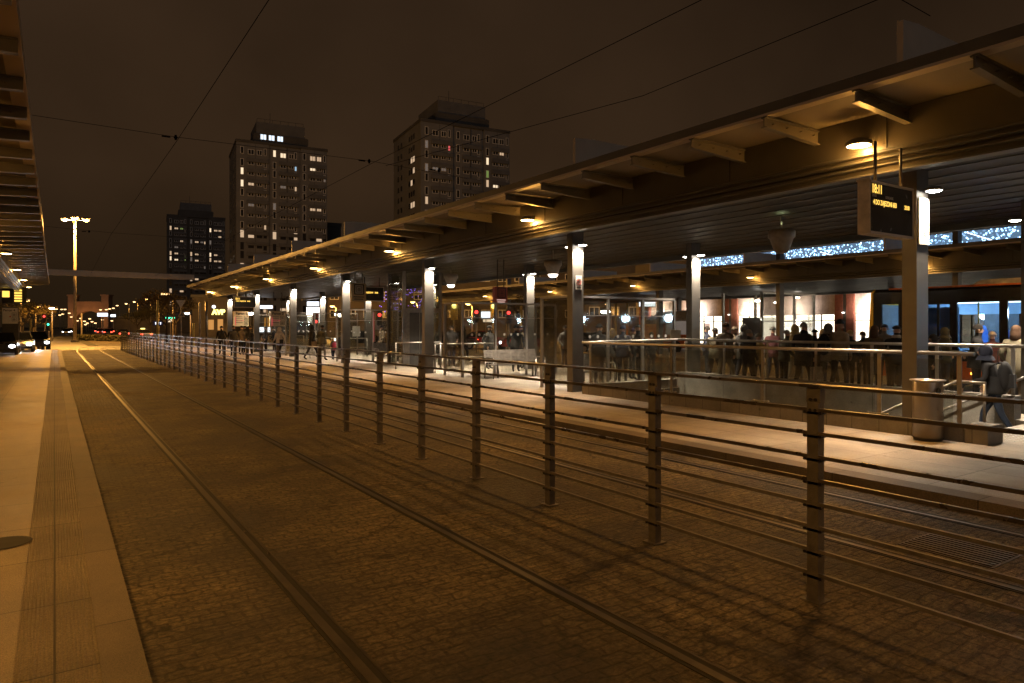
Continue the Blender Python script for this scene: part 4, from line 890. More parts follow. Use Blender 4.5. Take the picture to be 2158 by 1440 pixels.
# glass lift tower on the far side with two ceiling spots
gt = thing('glass_kiosk', 'glass entrance tower on the far platform in front of the shop facade', 'kiosk', (at(1606, 740, 43)[0], at(1606, 740, 43)[1], HP))
for (a, b) in ((0, 0), (3.4, 0), (0, 3), (3.4, 3), (5.6, 0)): MB().box(a, a + .14, b, b + .14, 0, 3.9).build('corner_post', 'steel', gt)
MB().box(0, 3.5, 0, .05, .1, 3.8).build('glass_pane', 'glass_panel', gt); MB().box(3.5, 5.7, 0, .05, .1, 3.8).build('glass_pane', 'glass_panel', gt); MB().box(-.02, -.0, 0, 3, .1, 3.8).build('glass_pane', 'glass', gt)
MB().box(0, 5.7, -.03, .0, 2.0, 2.06).box(0, 5.7, -.03, .0, 3.8, 3.9).build('glazing_bar', 'steel', gt); MB().box(1.2, 2.9, 1, 2.4, 0, 2.3).build('inner_door', 'tile', gt)
for (a, b, c) in ((.6, .8, 3.3), (2.9, 1.0, 3.25), (4.6, .6, 3.6)): MB().lathe([(.001, 0), (.16, .02), (.16, .08), (.001, .1)], (a, b, c), 12).build('spot_lamp', 'em_white', gt)

# ------------------------------------------------------------------ towers
def wmesh(w_, h_, mt, split=2):
    b = MB().box(-w_ / 2, w_ / 2, -.06, .0, 0, .10).box(-w_ / 2, w_ / 2, -.06, .0, h_ - .12, h_).box(-w_ / 2, -w_ / 2 + .12, -.06, 0, .10, h_ - .12).box(w_ / 2 - .12, w_ / 2, -.06, 0, .10, h_ - .12)
    if split == 2: b.box(-.06, .06, -.055, 0, .10, h_ - .12)
    b.box(-w_ / 2 + .09, w_ / 2 - .09, -.03, .0, .09, h_ - .09, 1)
    return b.mesh('window', ['win_frame', mt])
KW = {}
for nm, mt in (('d', 'win_dark'), ('l', 'em_win'), ('b', 'em_win2'), ('c', 'em_win3'), ('m', 'em_windim'), ('g', 'em_wingreen'), ('r', 'em_pink'), ('a', 'em_letter')):
    for sh, (w_, h_, sp) in (('door', (.85, 1.9, 1)), ('wide', (1.55, 1.35, 2)), ('mid', (1.3, 1.35, 2)), ('slim', (.65, 1.9, 1))): KW[nm + sh] = wmesh(w_, h_, mt, sp)
COLS = [(1.4, 'door'), (3.6, 'wide'), (5.7, 'mid'), (7.1, 'slim'), (9.5, 'door'), (11.7, 'wide'), (13.8, 'mid'), (14.95, 'slim'), (17.2, 'door'), (19.4, 'wide'), (21.1, 'mid'), (22.6, 'slim')]
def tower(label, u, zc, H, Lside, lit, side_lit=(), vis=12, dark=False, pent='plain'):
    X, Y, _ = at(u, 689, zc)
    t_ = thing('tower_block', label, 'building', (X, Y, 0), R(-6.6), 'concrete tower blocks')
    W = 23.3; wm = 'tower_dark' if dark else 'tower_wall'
    b = MB().box(0, W, .5, Lside, 0, H)
    for (a, c) in ((0, 8.1), (8.5, 15.9), (16.3, W)): b.box(a, c, 0 if a != 8.5 else .25, .5, 0, H - .0)
    b.box(-.02, 1.0, .3, Lside * .4, 0, H - .05)
    b.build('wall', wm, t_)
    MB().box(-.15, W + .15, -.15, Lside + .1, H, H + .7).build('parapet', 'tower_dark', t_)
    jn = MB()
    for a in (4.7, 12.7, 19.9): jn.box(a - .05, a + .05, -.03, .0 if a != 12.7 else .25, 8, H - .2)
    jn.build('panel_joints', 'tower_dark', t_)
    nf = int((H - 4) / 2.73)
    sp = MB()
    for f in range(nf):
        z0 = H - 3.9 - f * 2.73 - .35
        for (a, c, yb) in ((2.5, 7.9, 0), (10.6, 15.6, .25), (18.3, 22.8, 0)):
            n_ = 8; vs = []; fs = []
            sp.box(a, c, yb - .42, yb + .01, z0 - .75, z0 + .2)
    sp.build('balconies', 'tower_panel', t_)['kind'] = 'stuff'
    rest = MB(); cnt = 0
    for f in range(nf):
        z0 = H - 3.0 - f * 2.73
        for ci, (cx, sh) in enumerate(COLS):
            kd = lit.get((f, ci), 'm' if random.random() < .03 else 'd'); yb = .25 if 4 <= ci <= 7 else 0
            zz = z0 - (.45 if sh in ('door', 'slim') and f % 2 else 0)
            if f < vis and cnt < 96: put('window', KW[kd + sh], t_, (cx, yb, zz)); cnt += 1
            else:
                w2, h2 = (.85, 1.9) if sh in ('door', 'slim') else (1.4, 1.35); rest.box(cx - w2 / 2, cx + w2 / 2, yb - .03, yb, zz, zz + h2, 1 if kd != 'd' else 0)
        for q, cy_ in enumerate((5.0, 6.6, 8.2, 14.5, 17)):
            if cy_ > Lside - 1: continue
            rest.box(-.03, 0, cy_ - .6, cy_ + .6, z0, z0 + 1.3, 1 if (f, q) in side_lit else 0)
    r_ = rest.build('window_rows', ['win_dark', 'em_win'], t_); r_['kind'] = 'stuff'
    # crown: flared dark gallery and a box above
    MB().prism([(5.0, H + .7), (4.4, H + 1.6), (4.4, H + 3.2), (5.0, H + 3.4), (18.0, H + 3.4), (18.6, H + 3.2), (18.6, H + 1.6), (18.0, H + .7)], 2.0, Lside - 4).build('crown_gallery', 'tower_dark', t_)
    MB().box(5.2, 17.8, 2.6, Lside - 4.6, H + 3.4, H + 6.6).build('crown', 'tower_panel', t_)
    rl = MB()
    for a in range(7): rl.cyl((5.4 + a * 2, 2.8, H + 6.6), (5.4 + a * 2, 2.8, H + 7.5), .05, n=5)
    rl.cyl((5.4, 2.8, H + 7.5), (17.4, 2.8, H + 7.5), .05, n=5).cyl((9, 5, H + 6.6), (9, 5, H + 10), .06, n=5); rl.build('roof_railing', 'tower_dark', t_)
    if pent == 'letters':
        for q, (a, ch) in enumerate(((6.3, 'a'), (8.4, 's'), (10.6, 'Q'))):
            o_ = put('window', KW['awide'], t_, (a + .6, 1.96, H + 1.7)); o_.scale = (1.05, 1, 1.15)
    return t_
L3 = {(1, 0): 'm', (1, 3): 'r', (2, 8): 'b', (1, 10): 'l', (3, 8): 'g', (4, 8): 'l', (4, 9): 'b', (3, 0): 'm', (3, 1): 'm', (3, 2): 'm', (5, 9): 'b', (5, 10): 'l', (6, 6): 'm', (6, 0): 'l', (7, 0): 'l'}
tower('tallest-looking tower block in the centre of the skyline, third from left', 887, 160, 50, 21, L3, side_lit=((2, 0), (2, 1), (3, 0), (4, 1), (6, 0), (6, 1)), vis=8)
L2 = {(0, 4): 'b', (0, 5): 'b', (0, 9): 'l', (0, 10): 'l', (1, 9): 'b', (1, 7): 'c', (2, 0): 'b', (3, 0): 'b', (3, 1): 'l', (3, 5): 'm', (3, 7): 'l', (5, 9): 'l', (5, 10): 'l', (7, 3): 'l', (8, 0): 'b', (8, 1): 'l', (8, 4): 'l', (8, 7): 'b', (8, 10): 'm', (11, 1): 'l', (11, 0): 'm'}
tower('middle tower block with lit letters on its crown, second from left', 498, 177.5, 50, 20, L2, vis=8, pent='letters')
L1 = {(1, 0): 'l', (1, 1): 'l', (1, 2): 'g', (1, 8): 'b', (1, 9): 'l', (1, 10): 'l', (2, 10): 'l', (3, 2): 'l', (3, 4): 'm', (3, 5): 'l', (3, 6): 'm', (3, 7): 'l', (5, 0): 'l', (5, 1): 'l', (5, 4): 'l', (5, 5): 'l', (5, 8): 'b', (5, 9): 'l', (6, 0): 'b', (6, 1): 'b', (6, 3): 'g', (6, 4): 'm', (6, 5): 'l', (6, 8): 'l', (6, 9): 'l', (6, 10): 'l', (7, 10): 'm', (9, 4): 'l', (9, 5): 'l', (10, 6): 'l', (11, 0): 'b'}
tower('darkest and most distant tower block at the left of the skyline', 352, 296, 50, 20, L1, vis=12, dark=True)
X, Y, _ = at(660, 689, 210)
tt = thing('low_block', 'dark lower block peeking out right of the middle tower', 'building', (X, Y, 0), R(-6.6)); MB().box(0, 8.5, 0, 12, 0, 33).build('wall', 'tower_dark', tt); MB().box(-.2, 8.7, -.2, 12.2, 33, 34.2).build('parapet', 'tower_dark', tt)

# ------------------------------------------------------------------ dark buildings, arch, signs beyond the canopies
def block(label, u0, u1, zc, ztop, mt='plaster_dark', rows=3, lit=.2, depth=14, yaw=-6.6, pane='em_win'):
    P0 = at(u0, 689, zc); P1 = at(u1, 689, zc); W = math.hypot(P1[0] - P0[0], P1[1] - P0[1]); ang = math.atan2(P1[1] - P0[1], P1[0] - P0[0])
    t_ = thing('city_building', label, 'building', (P0[0], P0[1], 0), ang)
    MB().box(0, W, 0, depth, 0, ztop).build('wall', mt, t_); MB().box(-.2, W + .2, -.2, depth + .2, ztop, ztop + .5).build('roof', 'tower_dark', t_)
    a = 1.2
    n_ = 0
    while a < W - 1.4 and n_ < 90:
        for r in range(rows):
            zz = 3.4 + r * 3.1
            if zz + 2 > ztop: break
            q = random.random(); put('window', KW[('l' if q < lit else 'd') + 'wide'], t_, (a, -.01, zz)); n_ += 1
        a += 2.9
    return t_
block('long dark tenement row seen under the canopy behind the shelters', 690, 1250, 118, 14, rows=4, lit=.06)
block('dark building behind the second shelter with few lit windows', 1235, 1450, 100, 11, rows=3, lit=.10)
cb = block('low dark hall with a glowing yellow sign and two amber windows', 405, 485, 125, 7.2, rows=0)
MB().box(3.0, 3.95, -.1, 0, 1.3, 3.1).build('window', 'em_orange_pane', cb)
MB().box(4.7, 5.65, -.1, 0, 1.2, 3.2).build('window', 'em_orange_pane', cb)
s = thing('roof_sign', 'glowing yellow letters on the roof of the low hall', 'sign', at(447, 663, 120), -TH)
text('lettering', 'AVP', 1.25, 'em_yel', s, (0, 0, 0), sx=1.0, ext=.1, bold=.05); MB().sphere((0.3, 0, 1.35), .35, .1, .3, 10, 5).build('logo_dot', 'em_sign_white', s); MB().box(0, 2.8, .15, .25, -.3, -.1).build('rail', 'dark_shell', s)
ar = thing('bridge_portal', 'distant floodlit stone bridge portal with an arch', 'bridge', at(143, 689, 480)); ar.location[2] = 0; ar.rotation_euler[2] = -TH
def arch():
    W = 28.5; hh = 23.5; b = MB()
    b.box(0, 5, 0, 5, 0, hh).box(W - 5, W, 0, 5, 0, hh)
    n_ = 16; r = (W - 10) / 2; cx = W / 2
    for i in range(n_):
        a0 = math.pi * i / n_; a1 = math.pi * (i + 1) / n_
        x0, z0 = cx - r * math.cos(a0), 6 + r * .75 * math.sin(a0); x1, z1 = cx - r * math.cos(a1), 6 + r * .75 * math.sin(a1)
        b.prism([(x0, z0), (x1, z1), (x1, 18.5), (x0, 18.5)], .5, 4.5)
    return b
arch().build('wall', 'stone_arch', ar); MB().box(-.5, 5.5, -.5, 5.5, 23.5, 24.5).box(23, 29, -.5, 5.5, 23.5, 24.5).box(5.5, 23, .2, 4.8, 18.5, 19.6).build('cornice', 'stone_arch', ar)
for q, (xx, zz, pw_) in enumerate(((4, 2, 3500), (24, 2, 3500), (14, 3, 6000))):
    fl = at(143 + xx * 3, 689, 470); light('SPOT', 3600, (1, .40, .12), (xx, -16, 1.5), ar, .5, (R(125), 0, 0), 90)
def glowsign(label, u0, u1, v0, v1, zc, mt, cat='sign', name='lit_sign', pole=True):
    P = at(u0, v1, zc); w_ = (u1 - u0) / F * zc; h_ = (v1 - v0) / F * zc
    t_ = thing(name, label, cat, P, -TH); MB().box(0, w_, 0, .25, 0, h_).build('panel', mt, t_); MB().box(-.05, w_ + .05, .05, .3, -.06, h_ + .06).build('case', 'dark_shell', t_)
    if pole and P[2] > .5: MB().box(w_ * .45, w_ * .55, .1, .22, -P[2], -.06).build('pole', 'pole_paint', t_)
    return t_
glowsign('long white lit signboard over the distant avenue', 205, 227, 660, 667, 170, 'em_sign_white')
glowsign('short white lit signboard right of the long one on the avenue', 233, 243.5, 663, 668, 190, 'em_sign_white')
glowsign('blue-white lit strip right of the sixth pillar', 548, 574, 644, 650.5, 60, 'em_sign_white')
glowsign('bright blue-white lit strip left of the LED board', 647, 672, 636, 645, 60, 'em_sign_white')
bb = glowsign('glowing white and red advertising panel behind the walking couple', 646, 673, 648, 681, 60, 'em_shop2'); 
MB().box(.55, 1.1, -.02, -.001, .0, .85).build('picture', 'boxred', bb); MB().box(0, 1.1, -.02, -.001, 1.02, 1.1).build('stripe', 'em_pink', bb)
glowsign('small orange billboard between the fifth and sixth pillars', 557, 571, 670, 689, 90, 'signyellow')
glowsign('white lit kiosk window behind the silhouettes', 546, 569, 690, 700, 62, 'em_sign_white', 'kiosk', 'kiosk_window')
glowsign('white illuminated stop sign with a tram pictogram behind the bench shelter', 1014, 1034, 657, 671, 42, 'em_sign_white')
glowsign('lit white bus destination panel behind the second shelter', 1347, 1381, 637, 646, 50, 'em_sign_white')
glowsign('pale lit panel under the tram stop sign', 1018, 1038, 671, 679, 43, 'em_win2')
bl = glowsign('white advertising banner reading MIEJSCE WYNAJEM left of the lift', 789, 824, 676, 695, 60, 'paper')
for i, s_ in enumerate(('MIEJSCE', 'WYNAJEM', '603 369')): text('lettering', s_, .27, 'ink', bl, (.28, -.01, .53 - i * .25), bold=.008, sx=.85)
glowsign('tall red illuminated strip right of the fourth pillar', 784, 788, 659, 720, 50, 'em_pink', 'sign', 'light_strip', False)
gp = glowsign('green lit pharmacy sign among the trees', 349, 368, 669, 671.5, 130, 'em_green')
glowsign('white lit shopfront panel under the green sign', 354, 362, 673, 679, 130, 'em_win2')
ds = glowsign('blue lane direction sign with white arrows on a mast', 322, 343, 677, 686, 80, 'signblue')
arw = MB()
for q in (.35, .68, .92): arw.box(q - .03, q + .03, -.02, -.001, .1, .36).box(q - .08, q + .08, -.02, -.001, .3, .34)
arw.build('arrows', 'em_sign_white', ds)
# purple light tree seen through the lift
lt_ = MB()
for i in range(110):
    a = random.random(); P = at(800 + random.random() * 90, 598 + random.random() * 62, 75); lt_.sphere(P, .05, .05, .05, 5, 3)
tag(lt_.build('fairy_lights', 'em_blue'), 'cluster of violet fairy lights seen through the glass lift', 'decorative lights')['kind'] = 'stuff'
# round & triangular road signs
def roadsign(label, u, v, zc, kind):
    P = at(u, v, zc); t_ = thing('road_sign', label, 'road sign', (P[0], P[1], 0), -TH)
    MB().cyl((0, .04, 0), (0, .04, P[2] + .3), .035, n=8).build('pole', 'pole_paint', t_)
    if kind == 'round':
        MB().cyl((0, 0, P[2]), (0, .02, P[2]), .36, n=20).build('plate', 'cream', t_); MB().cyl((0, -.01, P[2]), (0, -.002, P[2]), .05, n=8).box(-.2, .2, -.012, -.002, P[2] + .02, P[2] + .12).box(-.14, .16, -.013, -.003, P[2] - .05, P[2] + .02).build('symbol', 'ink', t_)
    elif kind == 'tri':
        MB().prism([(-.4, P[2] - .3), (.4, P[2] - .3), (0, P[2] + .4)], 0, .02).build('plate', 'cream', t_); MB().prism([(-.2, P[2] - .2), (.2, P[2] - .2), (0, P[2] + .15)], -.01, -.002).build('symbol', 'ink', t_)
    else: MB().prism([(-.5, P[2] + .4), (.5, P[2] + .4), (0, P[2] - .45)], 0, .02).build('plate', 'board_side', t_)
roadsign('round pale road sign behind the post of the second shelter', 1153.5, 668, 45, 'round')
roadsign('triangular road sign below the round one', 1153, 682, 46, 'tri')
roadsign('inverted triangle sign seen from behind above the fence end', 381, 641, 70, 'yield')
roadsign('triangular sign seen from behind beside the bright lamp', 382, 662, 74, 'tri')
# traffic lights
def tlight(label, u, v, zc, mt, yellow=False):
    P = at(u, v, zc); t_ = thing('traffic_light', label, 'traffic light', (P[0], P[1], 0), -TH, 'traffic lights')
    MB().cyl((0, .1, 0), (0, .1, P[2]), .06, n=8).build('pole', 'pole_paint', t_)
    MB().box(-.18, .18, 0, .2, P[2] - .75, P[2] + .3).build('head', 'signyellow' if yellow else 'dark_shell', t_)
    MB().sphere((0, -.01, P[2]), .13, .05, .13, 12, 6).build('signal', mt, t_)
for a in (('red traffic light over the left road', 93, 667, 75, 'em_red'), ('green traffic light right of the red one on the left', 101.5, 684, 78, 'em_green'), ('red traffic light behind the middle shelter, left one', 1004, 658, 48, 'em_red'),
          ('red traffic light behind the middle shelter, right one', 1072, 659.5, 48, 'em_red'), ('red traffic light between the fourth pillar and the lift', 800, 664, 50, 'em_red'), ('red traffic light right of the third pillar', 895.5, 664, 50, 'em_red'), ('yellow tram signal head in front of the white stop sign', 1040, 646, 38, 'em_yel', True), ('yellow signal behind the left part of the middle shelter', 957, 646, 38, 'em_yel', True), ('red signal low behind the advertising panel', 666, 678, 57, 'em_red')):
    tlight(*a)
# ------------------------------------------------------------------ street lamps
def slamp(label, u, v, zc, arm=1, lightp=0, mt='em_street', grp='single street lamps along the avenue'):
    P = at(u, v, zc); t_ = thing('street_lamp', label, 'street lamp', (P[0] , P[1], 0), -TH, grp)
    MB().cyl((arm, 0, 0), (arm, 0, P[2] - .3), .11, .07, 8).build('pole', 'pole_paint', t_); MB().cyl((arm, 0, P[2] - .3), (.3 * arm, 0, P[2] + .05), .05, .04, 6).build('arm', 'pole_paint', t_)
    q_ = max(1, zc / 170); MB().sphere((0, 0, P[2] + .04 * q_ + .06), .42 * q_, .2, .12, 10, 5).build('head', 'lamp_shell', t_); MB().sphere((0, 0, P[2] - .04), .36 * q_, .2, .15 * q_, 10, 5).build('lens', mt, t_)
    if lightp: light('POINT', lightp, SOD, (0, 0, P[2] - .35), t_, .2)
i = 0
for (u, v, zc) in ((309, 630, 150), (283, 636, 180), (266, 640, 205), (247, 644, 245), (239, 649.5, 290), (231, 651, 320), (224, 652.5, 350), (212, 653, 380)):
    slamp('%s street lamp in the receding row right of the avenue' % ORD[i], u, v, zc, .9, 900 if i < 3 else 0); i += 1
i = 0
for (u, v, zc) in ((86, 646, 120), (119, 651.5, 260), (130, 652, 300), (137, 652, 340), (132, 662, 380), (58, 633, 95)):
    slamp('%s street lamp in the row left of the avenue' % ORD[i], u, v, zc, -.9, 1500 if zc < 130 else 0); i += 1
slamp('street lamp beside the bare tree near the canopy end', 353, 620, 100, .8, 1500)
slamp('street lamp low above the end of the middle canopy', 343, 619.5, 104, -.6, 0)
slamp('very bright cold white lamp beyond the fence end', 394, 660, 92, .0001 + .5, 0, 'em_head', 'cold white lamps')
slamp('slim white-topped lamp post behind the second shelter', 1276, 656, 52, .3, 0, 'em_white', 'cold white lamps')
slamp('slim lit lamp post left of the fourth pillar', 717, 662, 44, .2, 0, 'em_white', 'cold white lamps')
slamp('slim lit lamp post beyond the Peron 3 sign', 531, 660, 62, .2, 0, 'em_white', 'cold white lamps')
slamp('pale lamp post with bright top on the left road', 109, 650, 90, .05, 0, 'em_white', 'cold white lamps')
for i, (u, v) in enumerate(((1280, 640.5), (1308, 643), (1327, 645), (1343, 649), (1345, 658))): slamp('%s small orange street lamp seen through the second shelter' % ORD[i], u, v, 95 + i * 9, .5, 0, 'em_street', 'lamps behind the second shelter')
for i, (u, v, zc, pw_) in enumerate(((986, 640, 96, 2500), (870, 636, 90, 2500), (1160, 633, 84, 2500), (700, 645, 100, 2500), (1420, 640, 78, 2500))): slamp('%s added sodium street lamp on the cross street behind the shelters' % ORD[i], u, v, zc, .6, pw_, 'em_street', 'added lamps on the cross street')  # lamps added to brighten the background behind the shelters
for (u, v, zc) in ((150, 668, 330), (157, 664, 420), (163, 676, 300), (170, 671, 400), (178, 677, 350), (184, 681, 300), (189, 672, 440), (194, 678, 380), (201, 681, 330), (216, 674, 420), (236, 676, 320), (146, 660, 300), (126, 664, 280), (180, 684, 260)):
    slamp('tiny distant orange street lamp in the cluster under the bridge portal', u, v, zc, .4, 0, 'em_street', 'cluster of tiny street lamps under the portal')
# tall mast with three floodlights at the junction
P = at(158, 689, 80); mast = thing('lighting_mast', 'tall mast with three sodium floodlights at the end of the tracks', 'street lamp', (P[0], P[1], 0), -TH)
mh = HC + 226 / F * 80
MB().cyl((0, 0, 0), (0, 0, mh), .19, .11, 12).build('mast', 'pole_paint', mast)
for q, (dx, dz) in enumerate(((-1.2, .0), (0, .1), (1.3, -.05))):
    MB().cyl((0, 0, mh - .1), (dx * .85, 0, mh + dz), .05, n=6).build('arm', 'pole_paint', mast)
    hd = MB().sphere((dx, 0, mh + dz + .14), .50, .35, .16, 12, 5).build('floodlight', 'lamp_shell', mast); MB().sphere((dx, 0, mh + dz), .40, .3, .20, 12, 5).build('lens', 'em_street', hd)
light('POINT', 15000, SOD, (-1.2, 0, mh - .6), mast, .3); light('POINT', 15000, SOD, (1.3, 0, mh - .6), mast, .3)
for (dx, z0, z1) in ((0, 0, 4),): MB().box(-.3, .3, -.3, .3, 0, .25).build('plinth', 'granite', mast)
# poles
for (u, vt, zc, mt, l) in ((332, 633, 62, 'signyellow', 'yellowish tall pole behind the fence end'), (421, 638, 66, 'pole_paint', 'pale pole left of the low hall'), (435, 636, 60, 'steel_dark', 'dark pole beside the low hall'), (408, 682, 64, 'signyellow', 'short yellow pole in front of the bright lamp'),
                           (790 + 36, 618, 46, 'signyellow', 'tall yellow pole left of the lift'), (1098, 645, 43, 'signyellow', 'yellow pole behind the bench shelter'), (1298, 640, 47, 'signyellow', 'left pale yellow pole behind the second shelter'), (1322, 640, 49, 'signyellow', 'right pale yellow pole behind the second shelter'),
                           (64, 672, 55, 'signyellow', 'slim yellow post beside the oncoming car'), (90, 700, 53, 'dark_shell', 'dark bollard in front of the headlights'), (82, 706, 56, 'dark_shell', 'thin dark bollard left of the other one'), (172, 660, 95, 'pole_paint', 'pole right of the tall mast')):
    P = at(u, vt, zc); t_ = MB().cyl((0, 0, 0), (0, 0, P[2]), .075 if zc < 60 else .1, n=8).lathe([(.13, 0), (.12, .25), (.08, .28)], n=8); tag(t_.build('pole', mt, loc=(P[0], P[1], 0)), l, 'pole')

# ------------------------------------------------------------------ cars
def car(label, x, y, rz, body='car_dark', lights='none', power=0, s=1):
    t_ = thing('car', label, 'car', (x, y, 0), rz, None)
    b = MB(); L_ = 4.3; pr = [(-2.15, .35), (-2.15, .72), (-1.95, .9), (-1.3, .95), (1.0, .95), (1.9, .85), (2.12, .68), (2.15, .35)]
    b.prism(pr, -.85, .85, ax='x'); 
    vs = [(-.78, -1.35, .95), (.78, -1.35, .95), (.78, 1.1, .95), (-.78, 1.1, .95), (-.6, -.8, 1.43), (.6, -.8, 1.43), (.6, .35, 1.43), (-.6, .35, 1.43)]
    b.build('body', body, t_)
    MB().add(vs, [(0, 1, 5, 4), (1, 2, 6, 5), (2, 3, 7, 6), (3, 0, 4, 7)]).build('windows', 'car_glass', t_)
    MB().box(-.62, .62, -.82, .37, 1.43, 1.47).build('roof', body, t_)
    for sx in (-1, 1):
        for sy in (-1.35, 1.3):
            w_ = MB().cyl((sx * .72, sy, .31), (sx * .88, sy, .31), .31, n=14).build('wheel', 'tyre', t_); MB().cyl((sx * .87, sy, .31), (sx * .89, sy, .31), .18, n=10).build('rim', 'steel', w_)
        MB().sphere((sx * .62, 2.13, .66), .16, .06, .10, 10, 5).build('headlight', 'em_head' if lights == 'head' else 'steel', t_)
        MB().box(sx * .62 - .15, sx * .62 + .15, -2.17, -2.145, .66, .82).build('taillight', 'em_tail' if lights == 'tail' else 'redpaint', t_)
    MB().box(-.8, .8, 2.14, 2.18, .36, .50).build('bumper', 'car_dark', t_)
    if power: light('SPOT', power, (.85, .92, 1), (0, 2.25, .62), t_, .1, (R(84), 0, 0), 70)
    return t_
cx = lambda u, zc: at(u, 689, zc)[:2]
a = cx(85, 52); car('oncoming car with glaring headlights between two bollards', a[0] - .3, a[1], math.pi + .05, 'car_dark', 'head', 250)
a = cx(40, 47); car('oncoming car behind the platform column with blue-white headlights', a[0], a[1], math.pi, 'car_silver', 'head', 250)
a = cx(3, 42); car('oncoming car cut off by the left edge of the view', a[0], a[1], math.pi, 'car_dark', 'head')
i = 0
for (u, zc, sx, kd, bd) in ((144, 175, 0, 'head', 'car_silver'), (139, 160, -1.5, 'head', 'car_dark'), (150, 185, 1.5, 'head', 'car_dark'), (212, 150, 0, 'tail', 'car_red'), (226, 140, 0, 'tail', 'car_dark'), (206, 175, 0, 'tail', 'car_silver'), (232, 165, 0, 'tail', 'car_red')):
    a = cx(u, zc); car(('%s car in the distant line of traffic on the avenue, with %s' % (ORD[i], 'white headlights' if kd == 'head' else 'red tail lights')), a[0], a[1], 0 if kd == 'tail' else math.pi, bd, kd); i += 1
a = cx(257, 110); car('dark car seen from behind just left of the lamp row', a[0], a[1], .1, 'car_dark', 'tail')
a = cx(300, 100); t_ = car('taxi with a lit yellow roof light beyond the fence end', a[0], a[1], .15, 'car_silver', 'tail'); MB().box(-.25, .25, -.4, -.1, 1.47, 1.62).build('roof_sign', 'em_yel', t_)
for i, (u, zc) in enumerate(((948, 55), (1100, 52), (1250, 48), (760, 62), (1010, 58))):
    a = cx(u, zc); car('car on the cross street, %s one seen behind the shelters' % ORD[i], a[0], a[1], 1.45, ('car_dark', 'car_red', 'car_silver')[i % 3], 'tail' if i % 2 == 0 else 'head')
# white van-like bus far behind the second shelter
a = at(1388, 740, 45); t_ = thing('distant_bus', 'white and orange bus behind the right end of the second shelter', 'bus', (a[0], a[1], 0), R(-20))
MB().box(0, 2.6, 0, 2.5, .4, 2.0).build('body', 'bus_orange', t_); MB().prism([(0, 2.0), (2.6, 2.0), (2.6, 2.95), (1.2, 2.8), (.2, 2.3)], 0, 2.5).build('roof', 'bus_white', t_); MB().box(.5, 2.4, -.02, 0, 1.3, 2.2).build('window', 'em_windim', t_)
for q in (1.2,): MB().cyl((q, -.02, .45), (q, .25, .45), .45, n=14).build('wheel', 'tyre', t_)

# ------------------------------------------------------------------ trees
def tree(label, u, zc, h, r, leaf='leaf_dark', dens=600, name='roadside_tree'):
    X, Y, _ = at(u, 689, zc); t_ = thing(name, label, 'tree', (X, Y, 0), random.random() * 6)
    tr = MB(); tr.cyl((0, 0, 0), (.1, 0, h * .4), .16, .11, 8)
    tips = []
    def br(p, d, L_, r_, lv):
        q = p + d * L_; tr.cyl(p, q, r_, r_ * .6, 5, cap=False); tips.append(q)
        if lv > 0:
            for _ in range(3): br(q, (d + Vector((random.uniform(-.8, .8), random.uniform(-.8, .8), random.uniform(-.2, .6)))).normalized(), L_ * .68, r_ * .6, lv - 1)
    for i in range(5): br(Vector((.1, 0, h * (.3 + .02 * i))), Vector((math.cos(i * 1.3), math.sin(i * 1.3), 1.1)).normalized(), h * .22, .07, 3)
    tr.build('trunk', 'bark', t_); cr = MB()
    for i in range(dens):
        p = random.choice(tips) + Vector((random.gauss(0, .25), random.gauss(0, .25), random.gauss(0, .2))); s = random.uniform(.05, .13)
        a = Vector((random.uniform(-1, 1), random.uniform(-1, 1), random.uniform(-1, 1))).normalized(); b = a.orthogonal().normalized()
        cr.add([p - a * s, p + b * s * .6, p + a * s, p - b * s * .6], [(0, 1, 2, 3)])
    cr.build('crown', leaf, t_)
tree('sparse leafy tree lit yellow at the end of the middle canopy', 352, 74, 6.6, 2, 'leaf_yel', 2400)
tree('dark bare tree behind the inverted triangle sign', 372, 88, 6.4, 2, 'leaf_dark', 900)
tree('dark tree left of the lamp row', 290, 130, 5.6, 2, 'leaf_dark', 2000)
tree('dark tree between the lamps and the taxi', 318, 120, 6.4, 2, 'leaf_dark', 2000)
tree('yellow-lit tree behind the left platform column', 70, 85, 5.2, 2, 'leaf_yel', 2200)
tree('dim tree at the far left behind the column', 48, 80, 5.8, 2, 'leaf_dark', 1800)
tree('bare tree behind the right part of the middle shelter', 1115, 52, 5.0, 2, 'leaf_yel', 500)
hd = MB()
for i in range(5000):
    q = random.random(); x = 2.9 * 0; X, Y, _ = at(165 + 95 * q, 689, 92 - 8 * q); s = .12
    p = Vector((X + random.uniform(-.5, .5), Y + random.uniform(-.5, .5), random.uniform(.0, .75))); a = Vector((random.uniform(-1, 1), random.uniform(-1, 1), random.uniform(-1, 1))).normalized(); b = a.orthogonal().normalized()
    hd.add([p - a * s, p + b * s, p + a * s, p - b * s], [(0, 1, 2, 3)])
tag(hd.build('hedge', 'leaf_dark'), 'low dark hedge curving across the end of the tracks', 'hedge')
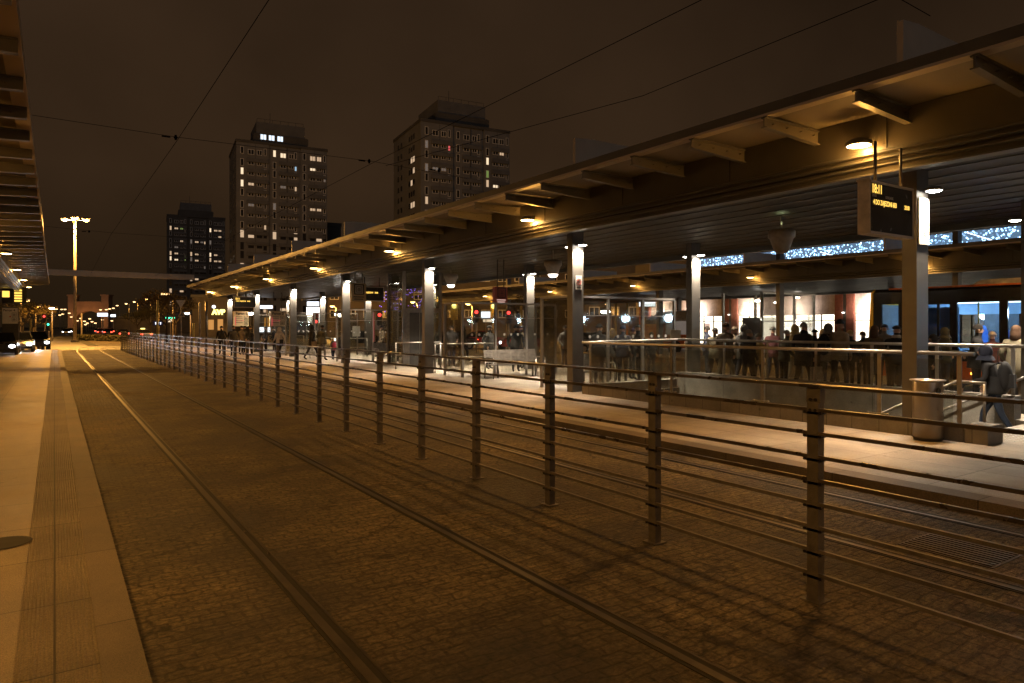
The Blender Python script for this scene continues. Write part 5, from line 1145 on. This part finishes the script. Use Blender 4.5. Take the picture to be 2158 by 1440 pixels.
hd = MB().box(0, 60, 0, 4, 0, 4.5)
P = at(240, 689, 210); t_ = thing('dark_treeline', 'dark low building line behind the lamp row', 'building', (P[0], P[1], 0), -TH); MB().box(0, 48, 0, 8, 0, 4.6).build('wall', 'plaster_dark', t_); MB().box(-.3, 48.3, -.3, 8.3, 4.6, 5.0).build('roof', 'tower_dark', t_)

# ------------------------------------------------------------------ overhead wires
def wire(label, pts, r=.012, name='overhead_wire', grp=None): tag(MB().path(pts, r, 5).build(name, 'wire'), label, 'overhead wire', grp)
wire('contact wire above the near tram track crossing the top left of the sky', [(2.10, -4, 5.7), (2.10, 15.6, 5.66), (1.95, 33, 5.66), (2.2, 60, 5.66)], .0055)
wire('contact wire above the far tram track crossing the top of the sky', [(6.5, -4, 5.7), (6.2, 15.3, 5.66), (6.3, 33, 5.66), (6.3, 60, 5.66)], .0055)
wire('support wire close to the canopy at the top right', [(7.75, -4, 5.62), (7.9, 8, 5.55), (6.6, 15.3, 5.68)], .0055)
wire('span wire across the tracks holding the nearest insulators', [(-.4, 15.9, 5.85), (2.1, 15.6, 5.74), (6.2, 15.3, 5.74), (8.8, 15.2, 5.62)], .005)
wire('second span wire farther along the tracks', [(-.4, 33.2, 5.85), (2.0, 33, 5.74), (6.2, 33, 5.74), (8.8, 33, 5.62)], .005)
wire('short span wire ending at the near end of the canopy', [(-.4, 4.6, 5.9), (6.4, 4.2, 5.78), (8.9, 4.1, 5.62)], .005)
for (x, y, l) in ((2.1, 15.6, 'insulator on the near contact wire left of the towers'), (6.2, 15.3, 'insulator on the far contact wire between the towers'), (8.0, 15.2, 'insulator near the canopy on the span wire'), (8.0, 4.15, 'insulator on the short span wire at the upper right'), (1.2, 33, 'small insulator on the distant span wire')):
    i_ = MB().cyl((x - .28, y, 5.72), (x - .12, y, 5.72), .015, n=6).cyl((x - .02, y, 5.68), (x - .02, y, 5.78), .022, n=8).sphere((x - .02, y, 5.73), .04, .04, .035, 8, 5)
    tag(i_.build('insulator', 'wire'), l, 'insulator')
